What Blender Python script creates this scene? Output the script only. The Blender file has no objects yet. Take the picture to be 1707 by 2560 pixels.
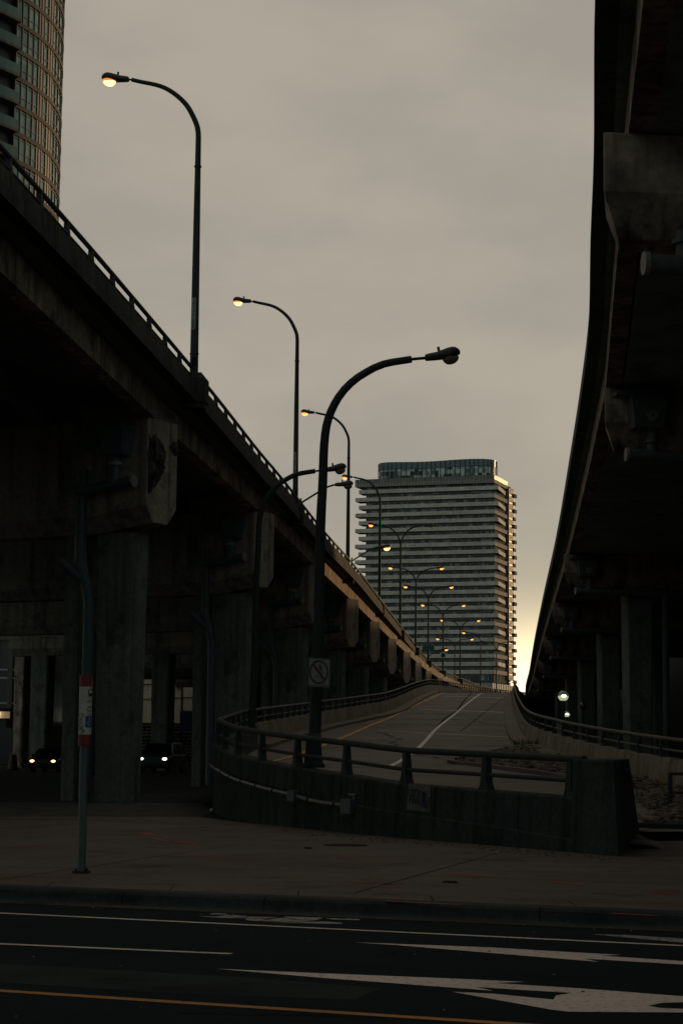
import bpy, bmesh, math, random
from mathutils import Vector, Matrix
random.seed(7)
R = math.radians
sc = bpy.context.scene
col = sc.collection

# ------------------------------------------------------------------ camera
F = 4978.0; W0, H0 = 1707.0, 2560.0; CAMZ = 1.6
PITCH = math.atan(590.0 / F); ROLL = 0.010
fwd = Vector((0, math.cos(PITCH), math.sin(PITCH)))
r0 = Vector((1, 0, 0)); u0 = Vector((0, -math.sin(PITCH), math.cos(PITCH)))
rgt = r0 * math.cos(ROLL) + u0 * math.sin(ROLL)
upv = u0 * math.cos(ROLL) - r0 * math.sin(ROLL)
cam = bpy.data.cameras.new('camera')
cam.sensor_fit = 'VERTICAL'; cam.sensor_height = 36; cam.sensor_width = 24
cam.lens = F / H0 * 36; cam.clip_start = 0.1; cam.clip_end = 6000
camo = bpy.data.objects.new('camera', cam); col.objects.link(camo)
m3 = Matrix((rgt, upv, -fwd)).transposed()
camo.matrix_world = Matrix.Translation((0, 0, CAMZ)) @ m3.to_4x4()
sc.camera = camo

def ray(px, py):
    return (fwd * F + rgt * (px - W0 / 2) + upv * (H0 / 2 - py)).normalized()
def G(px, py, z=0.0):            # pixel of the photograph -> point on a level plane
    r = ray(px, py); t = (z - CAMZ) / r.z
    return (r.x * t, r.y * t, z)
def A(px, py, y):                # pixel -> point at a given distance
    r = ray(px, py); t = y / r.y
    return Vector((r.x * t, y, CAMZ + r.z * t))

def proj(x, y, z):
    d = Vector((x, y, z - CAMZ)); k = d.dot(fwd); return (W0 / 2 + F * d.dot(rgt) / k, H0 / 2 - F * d.dot(upv) / k)

# ------------------------------------------------------------------ sky, sun
SUN_AZ, SUN_EL = R(37), R(5)     # to the right of +Y
w = bpy.data.worlds.new('World'); sc.world = w; w.use_nodes = True
nt = w.node_tree; nt.nodes.clear(); N = nt.nodes.new; L = nt.links.new
out = N('ShaderNodeOutputWorld'); bg = N('ShaderNodeBackground'); L(bg.outputs[0], out.inputs[0])
tc = N('ShaderNodeTexCoord')
sky = N('ShaderNodeTexSky'); sky.sky_type = 'NISHITA'; sky.sun_disc = False
sky.sun_elevation = SUN_EL; sky.sun_rotation = SUN_AZ
def vdot(v):
    n = N('ShaderNodeVectorMath'); n.operation = 'DOT_PRODUCT'; L(tc.outputs['Generated'], n.inputs[0])
    n.inputs[1].default_value = v; return n.outputs['Value']
def mth(op, a, b=None, c=None):
    n = N('ShaderNodeMath'); n.operation = op
    for i, x in enumerate((a, b, c)):
        if x is None: continue
        if isinstance(x, (int, float)): n.inputs[i].default_value = x
        else: L(x, n.inputs[i])
    return n.outputs[0]
def wmix(f, a, b, mode='MIX'):
    n = N('ShaderNodeMix'); n.data_type = 'RGBA'; n.blend_type = mode
    for k, x in ((0, f), (6, a), (7, b)):
        if isinstance(x, (int, float)): n.inputs[k].default_value = x
        elif isinstance(x, tuple): n.inputs[k].default_value = (*x, 1)
        else: L(x, n.inputs[k])
    return n.outputs[2]
def wramp(f, a, b):
    n = N('ShaderNodeMapRange'); n.interpolation_type = 'SMOOTHSTEP'; L(f, n.inputs[0])
    n.inputs[1].default_value = a; n.inputs[2].default_value = b; return n.outputs[0]
ahead = wramp(vdot((0.05, 0.85, 0.524)), -0.02, 0.80)
base = wmix(ahead, (0.185, 0.220, 0.208), (0.383, 0.342, 0.284))
mp = N('ShaderNodeMapping'); L(tc.outputs['Generated'], mp.inputs[0]); mp.inputs['Scale'].default_value = (4.2, 4.2, 9)
no = N('ShaderNodeTexNoise'); L(mp.outputs[0], no.inputs[0]); no.inputs['Scale'].default_value = 1.5; no.inputs['Detail'].default_value = 5
no.inputs['Roughness'].default_value = .5
cl = wramp(no.outputs[0], 0.36, 0.66)
cloud = wmix(cl, (0.89, 0.895, 0.92), (1.08, 1.06, 1.03))
base = wmix(1.0, base, cloud, 'MULTIPLY')
gd = Vector((math.sin(R(5.6)) * math.cos(R(1.0)), math.cos(R(5.6)) * math.cos(R(1.0)), math.sin(R(1.0))))
gl = mth('MAXIMUM', vdot(tuple(gd)), 0.0)
g1 = mth('POWER', gl, 1500.0); g2 = mth('POWER', gl, 1100.0); g3 = mth('POWER', gl, 60.0)
base = wmix(mth('MULTIPLY', g3, 0.09), base, (0.46, 0.38, 0.25))
base = wmix(mth('MULTIPLY', g2, 0.72), base, (0.95, 0.70, 0.38))
base = wmix(g1, base, (2.2, 1.8, 1.1))
nis = wmix(1.0, sky.outputs[0], (0.004, 0.006, 0.007), 'MULTIPLY')
fin = wmix(1.0, base, nis, 'ADD')
L(fin, bg.inputs[0]); bg.inputs[1].default_value = 1.0
sun = bpy.data.lights.new('sun', 'SUN'); sun.energy = 1.8; sun.angle = R(1.5); sun.color = (1, 0.62, 0.30)
suno = bpy.data.objects.new('sun', sun); col.objects.link(suno)
sd = Vector((math.sin(SUN_AZ) * math.cos(SUN_EL), math.cos(SUN_AZ) * math.cos(SUN_EL), math.sin(SUN_EL)))
suno.rotation_euler = (-sd).to_track_quat('-Z', 'Y').to_euler(); suno.location = (40, 80, 40)
sc.view_settings.view_transform = 'Standard'; sc.view_settings.look = 'None'
sc.view_settings.exposure = 0.0; sc.view_settings.gamma = 1.0
sc.cycles.use_denoising = True
sc.cycles.max_bounces = 6

# ------------------------------------------------------------------ materials
def new_mat(name):
    m = bpy.data.materials.new(name); m.use_nodes = True
    return m, m.node_tree, m.node_tree.nodes['Principled BSDF']
def mnoise(t, co, scale, detail=4, rough=.55, stretch=(1, 1, 1)):
    mpn = t.nodes.new('ShaderNodeMapping'); t.links.new(co, mpn.inputs[0]); mpn.inputs['Scale'].default_value = stretch
    n = t.nodes.new('ShaderNodeTexNoise'); t.links.new(mpn.outputs[0], n.inputs[0])
    n.inputs['Scale'].default_value = scale; n.inputs['Detail'].default_value = detail; n.inputs['Roughness'].default_value = rough
    return n.outputs[0]
def mramp(t, f, a, b):
    n = t.nodes.new('ShaderNodeMapRange'); t.links.new(f, n.inputs[0]); n.inputs[1].default_value = a; n.inputs[2].default_value = b
    return n.outputs[0]
def mmix(t, f, a, b, mode='MIX'):
    n = t.nodes.new('ShaderNodeMix'); n.data_type = 'RGBA'; n.blend_type = mode
    for k, x in ((0, f), (6, a), (7, b)):
        if isinstance(x, (int, float)): n.inputs[k].default_value = x
        elif isinstance(x, tuple): n.inputs[k].default_value = (*x, 1)
        else: t.links.new(x, n.inputs[k])
    return n.outputs[2]
def surface(name, c1, c2, rough=.85, big=.35, fine=9, streak=0.0, stain=0.0, bump=.3, spec=.10, cracks=0.0, board=0.0, bscale=.01):
    m, t, b = new_mat(name)
    co = t.nodes.new('ShaderNodeTexCoord').outputs['Object']
    n1 = mramp(t, mnoise(t, co, big, 5), .32, .68)
    c = mmix(t, n1, c1, c2)
    n2 = mnoise(t, co, fine, 6, .7)
    c = mmix(t, mramp(t, n2, .3, .7), mmix(t, 1.0, c, (.72, .72, .72), 'MULTIPLY'), mmix(t, 1.0, c, (1.22, 1.22, 1.22), 'MULTIPLY'))
    if streak:
        s = mramp(t, mnoise(t, co, 1.6, 4, .6, (2.2, 2.2, .09)), .47, .66)
        s2 = t.nodes.new('ShaderNodeMath'); s2.operation = 'MULTIPLY'; t.links.new(s, s2.inputs[0]); s2.inputs[1].default_value = streak
        c = mmix(t, s2.outputs[0], c, mmix(t, 1.0, c, (.3, .29, .27), 'MULTIPLY'))
    if stain:
        s = mramp(t, mnoise(t, co, .9, 7, .65), .54, .63)
        s2 = t.nodes.new('ShaderNodeMath'); s2.operation = 'MULTIPLY'; t.links.new(s, s2.inputs[0]); s2.inputs[1].default_value = stain
        c = mmix(t, s2.outputs[0], c, mmix(t, 1.0, c, (.32, .32, .3), 'MULTIPLY'))
    if cracks:
        v = t.nodes.new('ShaderNodeTexVoronoi'); v.feature = 'DISTANCE_TO_EDGE'
        wv = t.nodes.new('ShaderNodeVectorMath'); wv.operation = 'ADD'; t.links.new(co, wv.inputs[0])
        nn = t.nodes.new('ShaderNodeTexNoise'); t.links.new(co, nn.inputs[0]); nn.inputs['Scale'].default_value = .8
        t.links.new(nn.outputs[1], wv.inputs[1]); t.links.new(wv.outputs[0], v.inputs[0]); v.inputs['Scale'].default_value = cracks
        e = mramp(t, v.outputs[0], .012, .004)
        c = mmix(t, e, c, mmix(t, 1.0, c, (.3, .3, .3), 'MULTIPLY'))
    t.links.new(c, b.inputs['Base Color'])
    b.inputs['Roughness'].default_value = rough
    b.inputs['Specular IOR Level'].default_value = spec
    if bump:
        bp = t.nodes.new('ShaderNodeBump'); bp.inputs['Strength'].default_value = bump; bp.inputs['Distance'].default_value = bscale
        t.links.new(n2, bp.inputs['Height']); t.links.new(bp.outputs[0], b.inputs['Normal'])
    return m
def flat(name, c, rough=.5, metal=0.0, emit=None, es=0, spec=.5, var=.15, trans=0):
    m, t, b = new_mat(name)
    co = t.nodes.new('ShaderNodeTexCoord').outputs['Object']
    n = mramp(t, mnoise(t, co, 6, 4), .3, .7)
    cc = mmix(t, n, tuple(x * (1 - var) for x in c), tuple(x * (1 + var) for x in c))
    t.links.new(cc, b.inputs['Base Color']); b.inputs['Roughness'].default_value = rough; b.inputs['Metallic'].default_value = metal
    b.inputs['Specular IOR Level'].default_value = spec
    if trans: b.inputs['Transmission Weight'].default_value = trans
    if emit: b.inputs['Emission Color'].default_value = (*emit, 1); b.inputs['Emission Strength'].default_value = es
    return m
def worn_paint(name, c, under, wear=.5):
    m, t, b = new_mat(name)
    co = t.nodes.new('ShaderNodeTexCoord').outputs['Object']
    n = mramp(t, mnoise(t, co, 14, 8, .75), wear - .06, wear + .08)
    n2 = mramp(t, mnoise(t, co, .6, 4), .3, .7)
    cc = mmix(t, n2, tuple(x * .75 for x in c), c)
    t.links.new(mmix(t, n, under, cc), b.inputs['Base Color']); b.inputs['Roughness'].default_value = .8
    b.inputs['Specular IOR Level'].default_value = .25
    return m
def cells(name, cols, scale, rough=.15, spec=.5, stretch=(1, 1, 1), metal=0.0):   # panes of several tones
    m, t, b = new_mat(name)
    co = t.nodes.new('ShaderNodeTexCoord').outputs['Object']
    mpn = t.nodes.new('ShaderNodeMapping'); t.links.new(co, mpn.inputs[0]); mpn.inputs['Scale'].default_value = stretch
    sn = t.nodes.new('ShaderNodeVectorMath'); sn.operation = 'SNAP'; t.links.new(mpn.outputs[0], sn.inputs[0]); sn.inputs[1].default_value = (scale,) * 3
    wn = t.nodes.new('ShaderNodeTexWhiteNoise'); wn.noise_dimensions = '3D'; t.links.new(sn.outputs[0], wn.inputs[0])
    cr = t.nodes.new('ShaderNodeValToRGB'); cr.color_ramp.interpolation = 'CONSTANT'
    while len(cr.color_ramp.elements) < len(cols): cr.color_ramp.elements.new(.5)
    for i, c in enumerate(cols):
        cr.color_ramp.elements[i].position = i / len(cols); cr.color_ramp.elements[i].color = (*c, 1)
    t.links.new(wn.outputs[0], cr.inputs[0]); t.links.new(cr.outputs[0], b.inputs['Base Color'])
    b.inputs['Roughness'].default_value = rough; b.inputs['Specular IOR Level'].default_value = spec; b.inputs['Metallic'].default_value = metal
    return m

ASPH = (0.006, 0.016, 0.018)
M = {}
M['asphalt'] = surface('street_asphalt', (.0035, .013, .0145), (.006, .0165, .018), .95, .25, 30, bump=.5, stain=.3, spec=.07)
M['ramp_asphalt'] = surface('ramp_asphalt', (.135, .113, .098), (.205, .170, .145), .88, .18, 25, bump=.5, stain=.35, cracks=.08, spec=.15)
M['sidewalk'] = surface('sidewalk_concrete', (.105, .082, .068), (.15, .118, .098), .9, .3, 22, stain=.45, bump=.4)
M['apron'] = surface('apron_concrete', (.14, .12, .10), (.21, .175, .145), .9, .4, 14, stain=.5, bump=.4)
M['kerb'] = surface('kerb_concrete', (.030, .038, .037), (.052, .058, .054), .9, .5, 14, stain=.5)
M['dirt'] = surface('dark_ground', (.014, .019, .018), (.026, .031, .029), .95, .2, 12, stain=.4, bump=.6)
M['gravel'] = surface('gravel', (.05, .052, .047), (.09, .085, .072), .95, 1.5, 16, stain=.6, bump=1.0, bscale=.03)
M['conc'] = surface('viaduct_concrete', (.13, .118, .10), (.21, .185, .15), .9, .35, 7, streak=.55, stain=.35)
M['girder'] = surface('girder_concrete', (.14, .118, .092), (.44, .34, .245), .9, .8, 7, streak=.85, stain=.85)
M['parapet'] = surface('parapet_concrete', (.030, .034, .029), (.062, .058, .048), .92, .5, 7, streak=.85, stain=.6)  # dirty concrete, darkened further so the parapets read as unlit
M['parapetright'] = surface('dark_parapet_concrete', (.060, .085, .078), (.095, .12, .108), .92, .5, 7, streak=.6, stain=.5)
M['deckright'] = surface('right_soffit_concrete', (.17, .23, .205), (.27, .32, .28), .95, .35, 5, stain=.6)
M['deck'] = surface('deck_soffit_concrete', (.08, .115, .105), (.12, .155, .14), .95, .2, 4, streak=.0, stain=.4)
M['cap'] = surface('pier_concrete', (.24, .20, .165), (.35, .29, .23), .9, .5, 8, streak=.6, stain=.6)
M['capright'] = surface('stained_pier_concrete', (.20, .155, .12), (.52, .40, .30), .9, 1.1, 6, streak=.95, stain=.9)
M['pipedark'] = flat('dark_plastic_pipe', (.055, .078, .085), .55, 0)
M['column'] = surface('column_concrete', (.12, .14, .122), (.18, .185, .155), .92, .5, 6, streak=.5, stain=.55)
M['spall'] = surface('spalled_concrete', (.018, .02, .018), (.12, .105, .085), .98, 4, 12, stain=.7, bump=1.0, bscale=.06)
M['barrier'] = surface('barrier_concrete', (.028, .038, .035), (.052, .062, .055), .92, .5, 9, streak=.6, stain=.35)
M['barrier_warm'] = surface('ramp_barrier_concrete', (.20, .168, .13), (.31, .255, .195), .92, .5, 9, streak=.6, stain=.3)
M['patch'] = surface('patched_concrete', (.13, .115, .095), (.16, .14, .115), .92, .9, 12, stain=.3)
M['rail'] = flat('dark_rail_paint', (.035, .042, .040), .75, 0, spec=.2)
M['rail_rust'] = flat('weathered_rail', (.085, .068, .05), .7, 0, var=.4)
M['pole'] = flat('dark_pole_paint', (.030, .036, .036), .75, 0, spec=.2)
M['pipe'] = flat('grey_plastic_pipe', (.085, .10, .098), .6, 0, spec=.2)
M['pipecap'] = flat('pale_pipe_cap', (.22, .20, .17), .6, 0)
M['conduit'] = flat('galvanised_conduit', (.13, .12, .105), .45, .4)
M['white_paint'] = worn_paint('worn_white_paint', (.82, .66, .56), ASPH, .385)
M['thin_paint'] = worn_paint('thin_white_paint', (.42, .37, .32), ASPH, .44)
M['yellow_paint'] = worn_paint('yellow_paint', (.55, .23, .05), ASPH, .36)
M['ramp_white'] = worn_paint('ramp_white_paint', (.75, .68, .58), (.09, .08, .07), .34)
M['ramp_yellow'] = worn_paint('ramp_yellow_paint', (.80, .38, .07), (.09, .08, .07), .34)
M['red_spray'] = worn_paint('red_spray_paint', (.75, .02, .03), (.12, .09, .075), .44)
M['tar'] = flat('crack_sealer', (.012, .012, .012), .95, spec=.05)
M['joint'] = flat('dark_joint', (.012, .012, .011), .95, spec=.02)  # dark tone of the joints and cracks themselves
M['iron'] = flat('cast_iron', (.014, .017, .017), .9, 0, spec=.05)
M['signwhite'] = flat('sign_white', (.20, .205, .20), .5, 0, var=.06)
M['stopwhite'] = flat('stop_white', (.50, .46, .40), .5, 0, var=.1)
M['signred'] = flat('sign_red', (.075, .012, .010), .5)
M['stopred'] = flat('stop_red', (.17, .008, .008), .5)
M['black'] = flat('matt_black', (.01, .01, .01), .7)
M['signblue'] = flat('sign_blue', (.008, .045, .19), .5)
M['ink'] = flat('blue_spray_ink', (.006, .010, .045), .6)
M['teal'] = flat('teal_ink', (.02, .09, .11), .6)
M['signgreen'] = flat('sign_green', (.005, .09, .05), .4)
M['head'] = flat('lamp_housing', (.038, .036, .034), .5, .3)
M['lit'] = flat('lit_sodium_lens', (.9, .6, .3), .3, 0, (1.0, .60, .20), 3.2)
M['litfar'] = flat('lit_sodium_lens_far', (.9, .6, .3), .3, 0, (1.0, .46, .10), 1.9)
M['litrim'] = flat('sodium_lens_rim', (.8, .4, .15), .3, 0, (1.0, .22, .02), 1.1)
M['core'] = flat('lit_sodium_core', (.9, .7, .4), .3, 0, (1.0, .72, .36), 14.0)
M['unlit'] = flat('dark_lens_glass', (.14, .11, .085), .12, 0, spec=.6, var=.6)
M['rock'] = surface('rubble_stone', (.03, .027, .023), (.24, .19, .14), .95, 3.5, 14, bump=.8)
M['twall'] = flat('tower_window_wall', (.085, .105, .11), .9, spec=.05)
M['tdark'] = cells('tower_panes', [(.010, .017, .020), (.03, .045, .05), (.012, .02, .022), (.22, .25, .24), (.018, .028, .03), (.10, .13, .14), (.012, .02, .024)], 1.3, .12, .5)
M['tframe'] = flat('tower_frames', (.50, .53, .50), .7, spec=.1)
M['tframeside'] = flat('tower_side_frames_dimmed', (.14, .14, .13), .8, spec=.1)  # shade put into the frame colour to tone down the sunlit side
M['tbalside'] = surface('tower_side_balustrade_dimmed', (.30, .28, .25), (.40, .37, .32), .85, .4, 1, bump=0, spec=.1)  # balustrade tone darkened to cut the sun on side panels and terrace
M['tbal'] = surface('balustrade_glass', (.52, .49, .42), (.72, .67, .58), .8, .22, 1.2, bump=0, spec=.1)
M['tslab'] = flat('tower_slab', (.09, .095, .09), .8)
M['tcrown'] = cells('crown_panes', [(.12, .18, .17), (.36, .42, .38), (.04, .06, .065), (.55, .60, .52), (.22, .28, .26), (.64, .68, .58)], 1.55, .35, .25)
M['tcrowntop'] = flat('crown_spandrel', (.14, .18, .20), .3)
M['tstrip'] = surface('tower_stair_glass', (.13, .125, .11), (.18, .17, .15), .9, .4, 2, bump=0, spec=.1)
M['podium'] = flat('podium_glass', (.30, .34, .31), .6, spec=.2)
M['lglass'] = cells('curved_tower_panes', [(.10, .20, .165), (.13, .25, .205), (.075, .15, .13), (.15, .28, .23)], 1.9, .1, .5)
M['lmull'] = flat('curved_tower_mullion', (.018, .024, .024), .5)
M['lband'] = surface('curved_tower_band', (.085, .074, .066), (.125, .105, .092), .8, .5, 5, bump=0)
M['lpanel'] = flat('curved_tower_panel', (.09, .075, .078), .6)
M['lbal'] = flat('curved_tower_balcony_glass', (.055, .12, .11), .2, spec=.3)
M['lobby'] = surface('lobby_concrete', (.12, .11, .09), (.17, .15, .12), .9, .5, 5, streak=.4)
M['lobbyglass'] = flat('lobby_glass', (.012, .022, .028), .15)
M['canopylit'] = flat('lit_canopy_soffit', (.6, .5, .35), .6, 0, (1.0, .66, .26), .10)
M['bulb'] = flat('white_bulb', (1, 1, 1), .3, 0, (1, .88, .66), 9)
M['pale'] = surface('pale_building_render', (.62, .50, .39), (.76, .62, .49), .9, .3, 4, streak=.25, stain=.2)
M['slat'] = flat('stacked_timber', (.26, .19, .13), .8, var=.4)
M['slatdark'] = flat('stack_gap', (.02, .018, .016), .9)
M['hoard'] = flat('blue_hoarding', (.008, .045, .12), .5)
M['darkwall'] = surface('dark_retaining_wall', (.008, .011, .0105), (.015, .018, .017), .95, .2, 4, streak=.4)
M['carblack'] = flat('black_car_paint', (.010, .010, .011), .25, .2)
M['carblue'] = flat('slate_car_paint', (.06, .085, .095), .3, .3)
M['glass'] = flat('car_glass', (.006, .008, .009), .08)
M['tyre'] = flat('tyre_rubber', (.012, .012, .012), .8)
M['chrome'] = flat('wheel_metal', (.2, .2, .2), .3, .8)
M['hlwhite'] = flat('headlight_lit', (1, 1, 1), .3, 0, (1, .84, .58), 7)
M['hlamber'] = flat('headlight_amber', (1, .7, .4), .3, 0, (1, .50, .14), 6)
M['plate'] = flat('number_plate', (.10, .12, .12), .5)
M['barrel'] = flat('faded_orange_drum', (.05, .02, .012), .6)
M['globe_lit'] = flat('lit_globe_glass', (.6, .65, .5), .2, 0, (.80, .90, .48), .50)
M['globe_top'] = flat('globe_top_glass', (.12, .12, .10), .15, 0, (.8, .8, .6), .04)
M['globe_off'] = flat('unlit_globe_glass', (.045, .042, .038), .15)
M['wood'] = flat('pale_post', (.30, .25, .18), .8)

# ------------------------------------------------------------------ mesh helpers
class MB:
    def __init__(s): s.v = []; s.f = []
    def add(s, vs, fs):
        o = len(s.v); s.v += [tuple(x) for x in vs]; s.f += [tuple(i + o for i in f) for f in fs]; return s
    def hexa(s, p):   # 8 points: bottom 4 ccw, top 4 ccw
        return s.add(p, [(3, 2, 1, 0), (4, 5, 6, 7), (0, 1, 5, 4), (1, 2, 6, 5), (2, 3, 7, 6), (3, 0, 4, 7)])
    def box(s, x0, x1, y0, y1, z0, z1):
        return s.hexa([(x0, y0, z0), (x1, y0, z0), (x1, y1, z0), (x0, y1, z0), (x0, y0, z1), (x1, y0, z1), (x1, y1, z1), (x0, y1, z1)])
    def obox(s, c, ax, lx, ly, z0, z1, top=1.0):   # centre xy, axis direction, half sizes along / across
        ax = Vector((ax[0], ax[1])).normalized(); ay = Vector((-ax.y, ax.x)); c = Vector((c[0], c[1]))
        q = [(-1, -1), (1, -1), (1, 1), (-1, 1)]; P = []
        for z, k in ((z0, 1.0), (z1, top)):
            for a, b in q:
                p = c + ax * lx * a * k + ay * ly * b * k; P.append((p.x, p.y, z))
        return s.hexa(P)
    def prism(s, pts, z0, z1):          # footprint polygon
        n = len(pts); vs = [(p[0], p[1], z0) for p in pts] + [(p[0], p[1], z1) for p in pts]
        return s.add(vs, [tuple(range(n))[::-1], tuple(range(n, 2 * n))] + [(i, (i + 1) % n, n + (i + 1) % n, n + i) for i in range(n)])
    def face(s, pts): return s.add(pts, [tuple(range(len(pts)))])
    def extr(s, pts, d):                # planar 3D polygon given thickness by vector d
        n = len(pts); d = Vector(d); vs = [Vector(p) for p in pts]; vs += [v + d for v in vs[:n]]
        return s.add(vs, [tuple(range(n))[::-1], tuple(range(n, 2 * n))] + [(i, (i + 1) % n, n + (i + 1) % n, n + i) for i in range(n)])
    def tube(s, path, r, seg=10, caps=True):
        path = [Vector(p) for p in path]; n = len(path)
        if isinstance(r, (int, float)): r = [r] * n
        rings = []; prev = None
        for i in range(n):
            t = (path[min(i + 1, n - 1)] - path[max(i - 1, 0)]).normalized()
            if prev is None:
                a = Vector((0, 0, 1)) if abs(t.z) < .9 else Vector((0, 1, 0)); u = t.cross(a).normalized()
            else:
                u = (prev - t * prev.dot(t)).normalized()
            prev = u; v = t.cross(u)
            rings.append([path[i] + (u * math.cos(k * 2 * math.pi / seg) + v * math.sin(k * 2 * math.pi / seg)) * r[i] for k in range(seg)])
        vs = [p for ring in rings for p in ring]
        fs = [(i * seg + k, i * seg + (k + 1) % seg, (i + 1) * seg + (k + 1) % seg, (i + 1) * seg + k) for i in range(n - 1) for k in range(seg)]
        if caps: fs += [tuple(range(seg))[::-1], tuple((n - 1) * seg + k for k in range(seg))]
        return s.add(vs, fs)
    def loft(s, sections, closed=True, caps=True):   # list of equal-length rings
        m = len(sections[0]); n = len(sections); vs = [p for q in sections for p in q]
        kk = m if closed else m - 1
        fs = [(i * m + k, i * m + (k + 1) % m, (i + 1) * m + (k + 1) % m, (i + 1) * m + k) for i in range(n - 1) for k in range(kk)]
        if closed and caps: fs += [tuple(range(m))[::-1], tuple((n - 1) * m + k for k in range(m))]
        return s.add(vs, fs)
    def ball(s, c, rx, ry, rz, seg=14, rings=9, t0=0.0, t1=1.0):   # t: 0 top .. 1 bottom
        q = []
        for i in range(rings + 1):
            th = math.pi * (t0 + (t1 - t0) * i / rings)
            q.append([(c[0] + rx * math.sin(th) * math.cos(a), c[1] + ry * math.sin(th) * math.sin(a), c[2] + rz * math.cos(th)) for a in [k * 2 * math.pi / seg for k in range(seg)]])
        return s.loft(q)
    def build(s, name, mat, parent=None, smooth=False, loc=None, bevel=0.0):
        o3 = Vector(loc) if loc is not None else (Vector(parent['_o']) if parent is not None and '_o' in parent else Vector((0, 0, 0)))
        me = bpy.data.meshes.new(name); me.from_pydata([Vector(v) - o3 for v in s.v], [], s.f)
        bm = bmesh.new(); bm.from_mesh(me)
        big = [f for f in bm.faces if len(f.verts) > 4]
        if big: bmesh.ops.triangulate(bm, faces=big)
        bmesh.ops.recalc_face_normals(bm, faces=bm.faces); bm.to_mesh(me); bm.free()
        me.materials.append(mat)
        if smooth:
            for p in me.polygons: p.use_smooth = True
        o = bpy.data.objects.new(name, me); col.objects.link(o)
        if parent is not None: o.parent = parent; o['_o'] = tuple(o3)
        else:
            o.location = o3; o['_o'] = tuple(o3)
        if bevel:
            b = o.modifiers.new('bevel', 'BEVEL'); b.width = bevel; b.segments = 2; b.limit_method = 'ANGLE'; b.angle_limit = R(40)
        if smooth:
            me.set_sharp_from_angle(angle=R(42))
        return o
def thing(name, label, cat, loc=(0, 0, 0), group=None):
    o = bpy.data.objects.new(name, None); col.objects.link(o); o.location = loc; o['_o'] = tuple(loc)
    o.empty_display_size = .2; o['label'] = label; o['category'] = cat
    if group: o['group'] = group
    return o
def tag(o, label, cat, group=None, kind=None):
    o['label'] = label; o['category'] = cat
    if group: o['group'] = group
    if kind: o['kind'] = kind
    return o
def struct(o, label=None):
    o['kind'] = 'structure'
    if label: o['label'] = label
    return o
def copy_tree(o, parent=None):
    c = o.copy(); col.objects.link(c); c.parent = parent
    for ch in [x for x in o.children]: copy_tree(ch, c)
    return c
def cr(pts, step=1.0):           # Catmull-Rom through points of any dimension, ~step apart
    P = [Vector(p) for p in pts]; out = []
    for i in range(len(P) - 1):
        a, b, c, d = P[max(i - 1, 0)], P[i], P[i + 1], P[min(i + 2, len(P) - 1)]
        if i == 0: a = b * 2 - c
        if i + 2 > len(P) - 1: d = c * 2 - b
        n = max(1, int((c - b).length / step))
        for k in range(n):
            t = k / n
            out.append(.5 * ((2 * b) + (c - a) * t + (2 * a - 5 * b + 4 * c - d) * t * t + (3 * b - a - 3 * c + d) * t ** 3))
    out.append(P[-1]); return out
def interp(tab, x):
    if x <= tab[0][0]: return tab[0][1]
    for (a, b), (c, d) in zip(tab, tab[1:]):
        if x <= c: return b + (d - b) * (x - a) / (c - a)
    return tab[-1][1]
def normals(path):               # right-hand unit normals of an xy path
    n = []
    for i in range(len(path)):
        t = path[min(i + 1, len(path) - 1)] - path[max(i - 1, 0)]; t = Vector((t[0], t[1])).normalized(); n.append(Vector((t.y, -t.x)))
    return n
def sweep(mb, path, prof, nrm=None):   # prof(i, p) -> list of (u, z) absolute z
    nrm = nrm or normals(path)
    mb.loft([[(p[0] + nrm[i].x * u, p[1] + nrm[i].y * u, z) for u, z in prof(i, p)] for i, p in enumerate(path)])
    return mb
def offs(path, u, zf):
    n = normals(path); return [(p[0] + n[i].x * u, p[1] + n[i].y * u, zf(i, p)) for i, p in enumerate(path)]
def along(path, spacing, start=0.0):   # equally spaced (point, tangent, index)
    out = []; acc = -start; 
    for a, b in zip(path, path[1:]):
        a2 = Vector((a[0], a[1])); b2 = Vector((b[0], b[1])); l = (b2 - a2).length
        while acc + l >= 0 and l > 0:
            t = -acc / l
            if t > 1: break
            out.append((a + (b - a) * max(t, 0), (b2 - a2) / l)); acc -= spacing
        acc += l
    return out

def stone(mb, c, r, rnd):
    seg, rg = 6, 4; ph = rnd.random() * 6; sc3 = (r * rnd.uniform(.8, 1.4), r * rnd.uniform(.7, 1.1), r * rnd.uniform(.45, .8)); q = []
    for i in range(rg + 1):
        th = math.pi * (i / rg * .86 + .07)
        q.append([(c[0] + sc3[0] * math.sin(th) * math.cos(ph + k * 6.283 / seg) * rnd.uniform(.75, 1.2), c[1] + sc3[1] * math.sin(th) * math.sin(ph + k * 6.283 / seg) * rnd.uniform(.75, 1.2), c[2] + sc3[2] * math.cos(th)) for k in range(seg)])
    mb.loft(q)

# ------------------------------------------------------------------ ground, street
K0 = Vector(G(0, 2217, 0)); K1 = Vector(G(1707, 2284, 0)); kd = (K1 - K0).normalized(); kn = Vector((-kd.y, kd.x, 0))   # kn points away from the camera
def K(s, v, z=0): p = K0 + kd * s + kn * v; return (p.x, p.y, z)
LOW = -0.15
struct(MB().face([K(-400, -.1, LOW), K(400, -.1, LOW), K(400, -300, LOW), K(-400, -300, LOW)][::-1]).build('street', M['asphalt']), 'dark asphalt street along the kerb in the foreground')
struct(MB().face([K(-900, .3, -.03), K(900, .3, -.03), K(2500, 4500, -.03), K(-2500, 4500, -.03)]).build('ground', M['dirt']))
far = [(-60, 44.6), (-10, 44.6), G(0, 2042)[:2], G(500, 2042)[:2], (-2.2, 43.4), (-.6, 40.6), (2, 36.6), (4.4, 33.5), (5.5, 36.9), (7.5, 36.7), (30, 35)]
swp = [K(-70, .35)[:2], K(60, .35)[:2]] + [p for p in far[::-1]]
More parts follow.
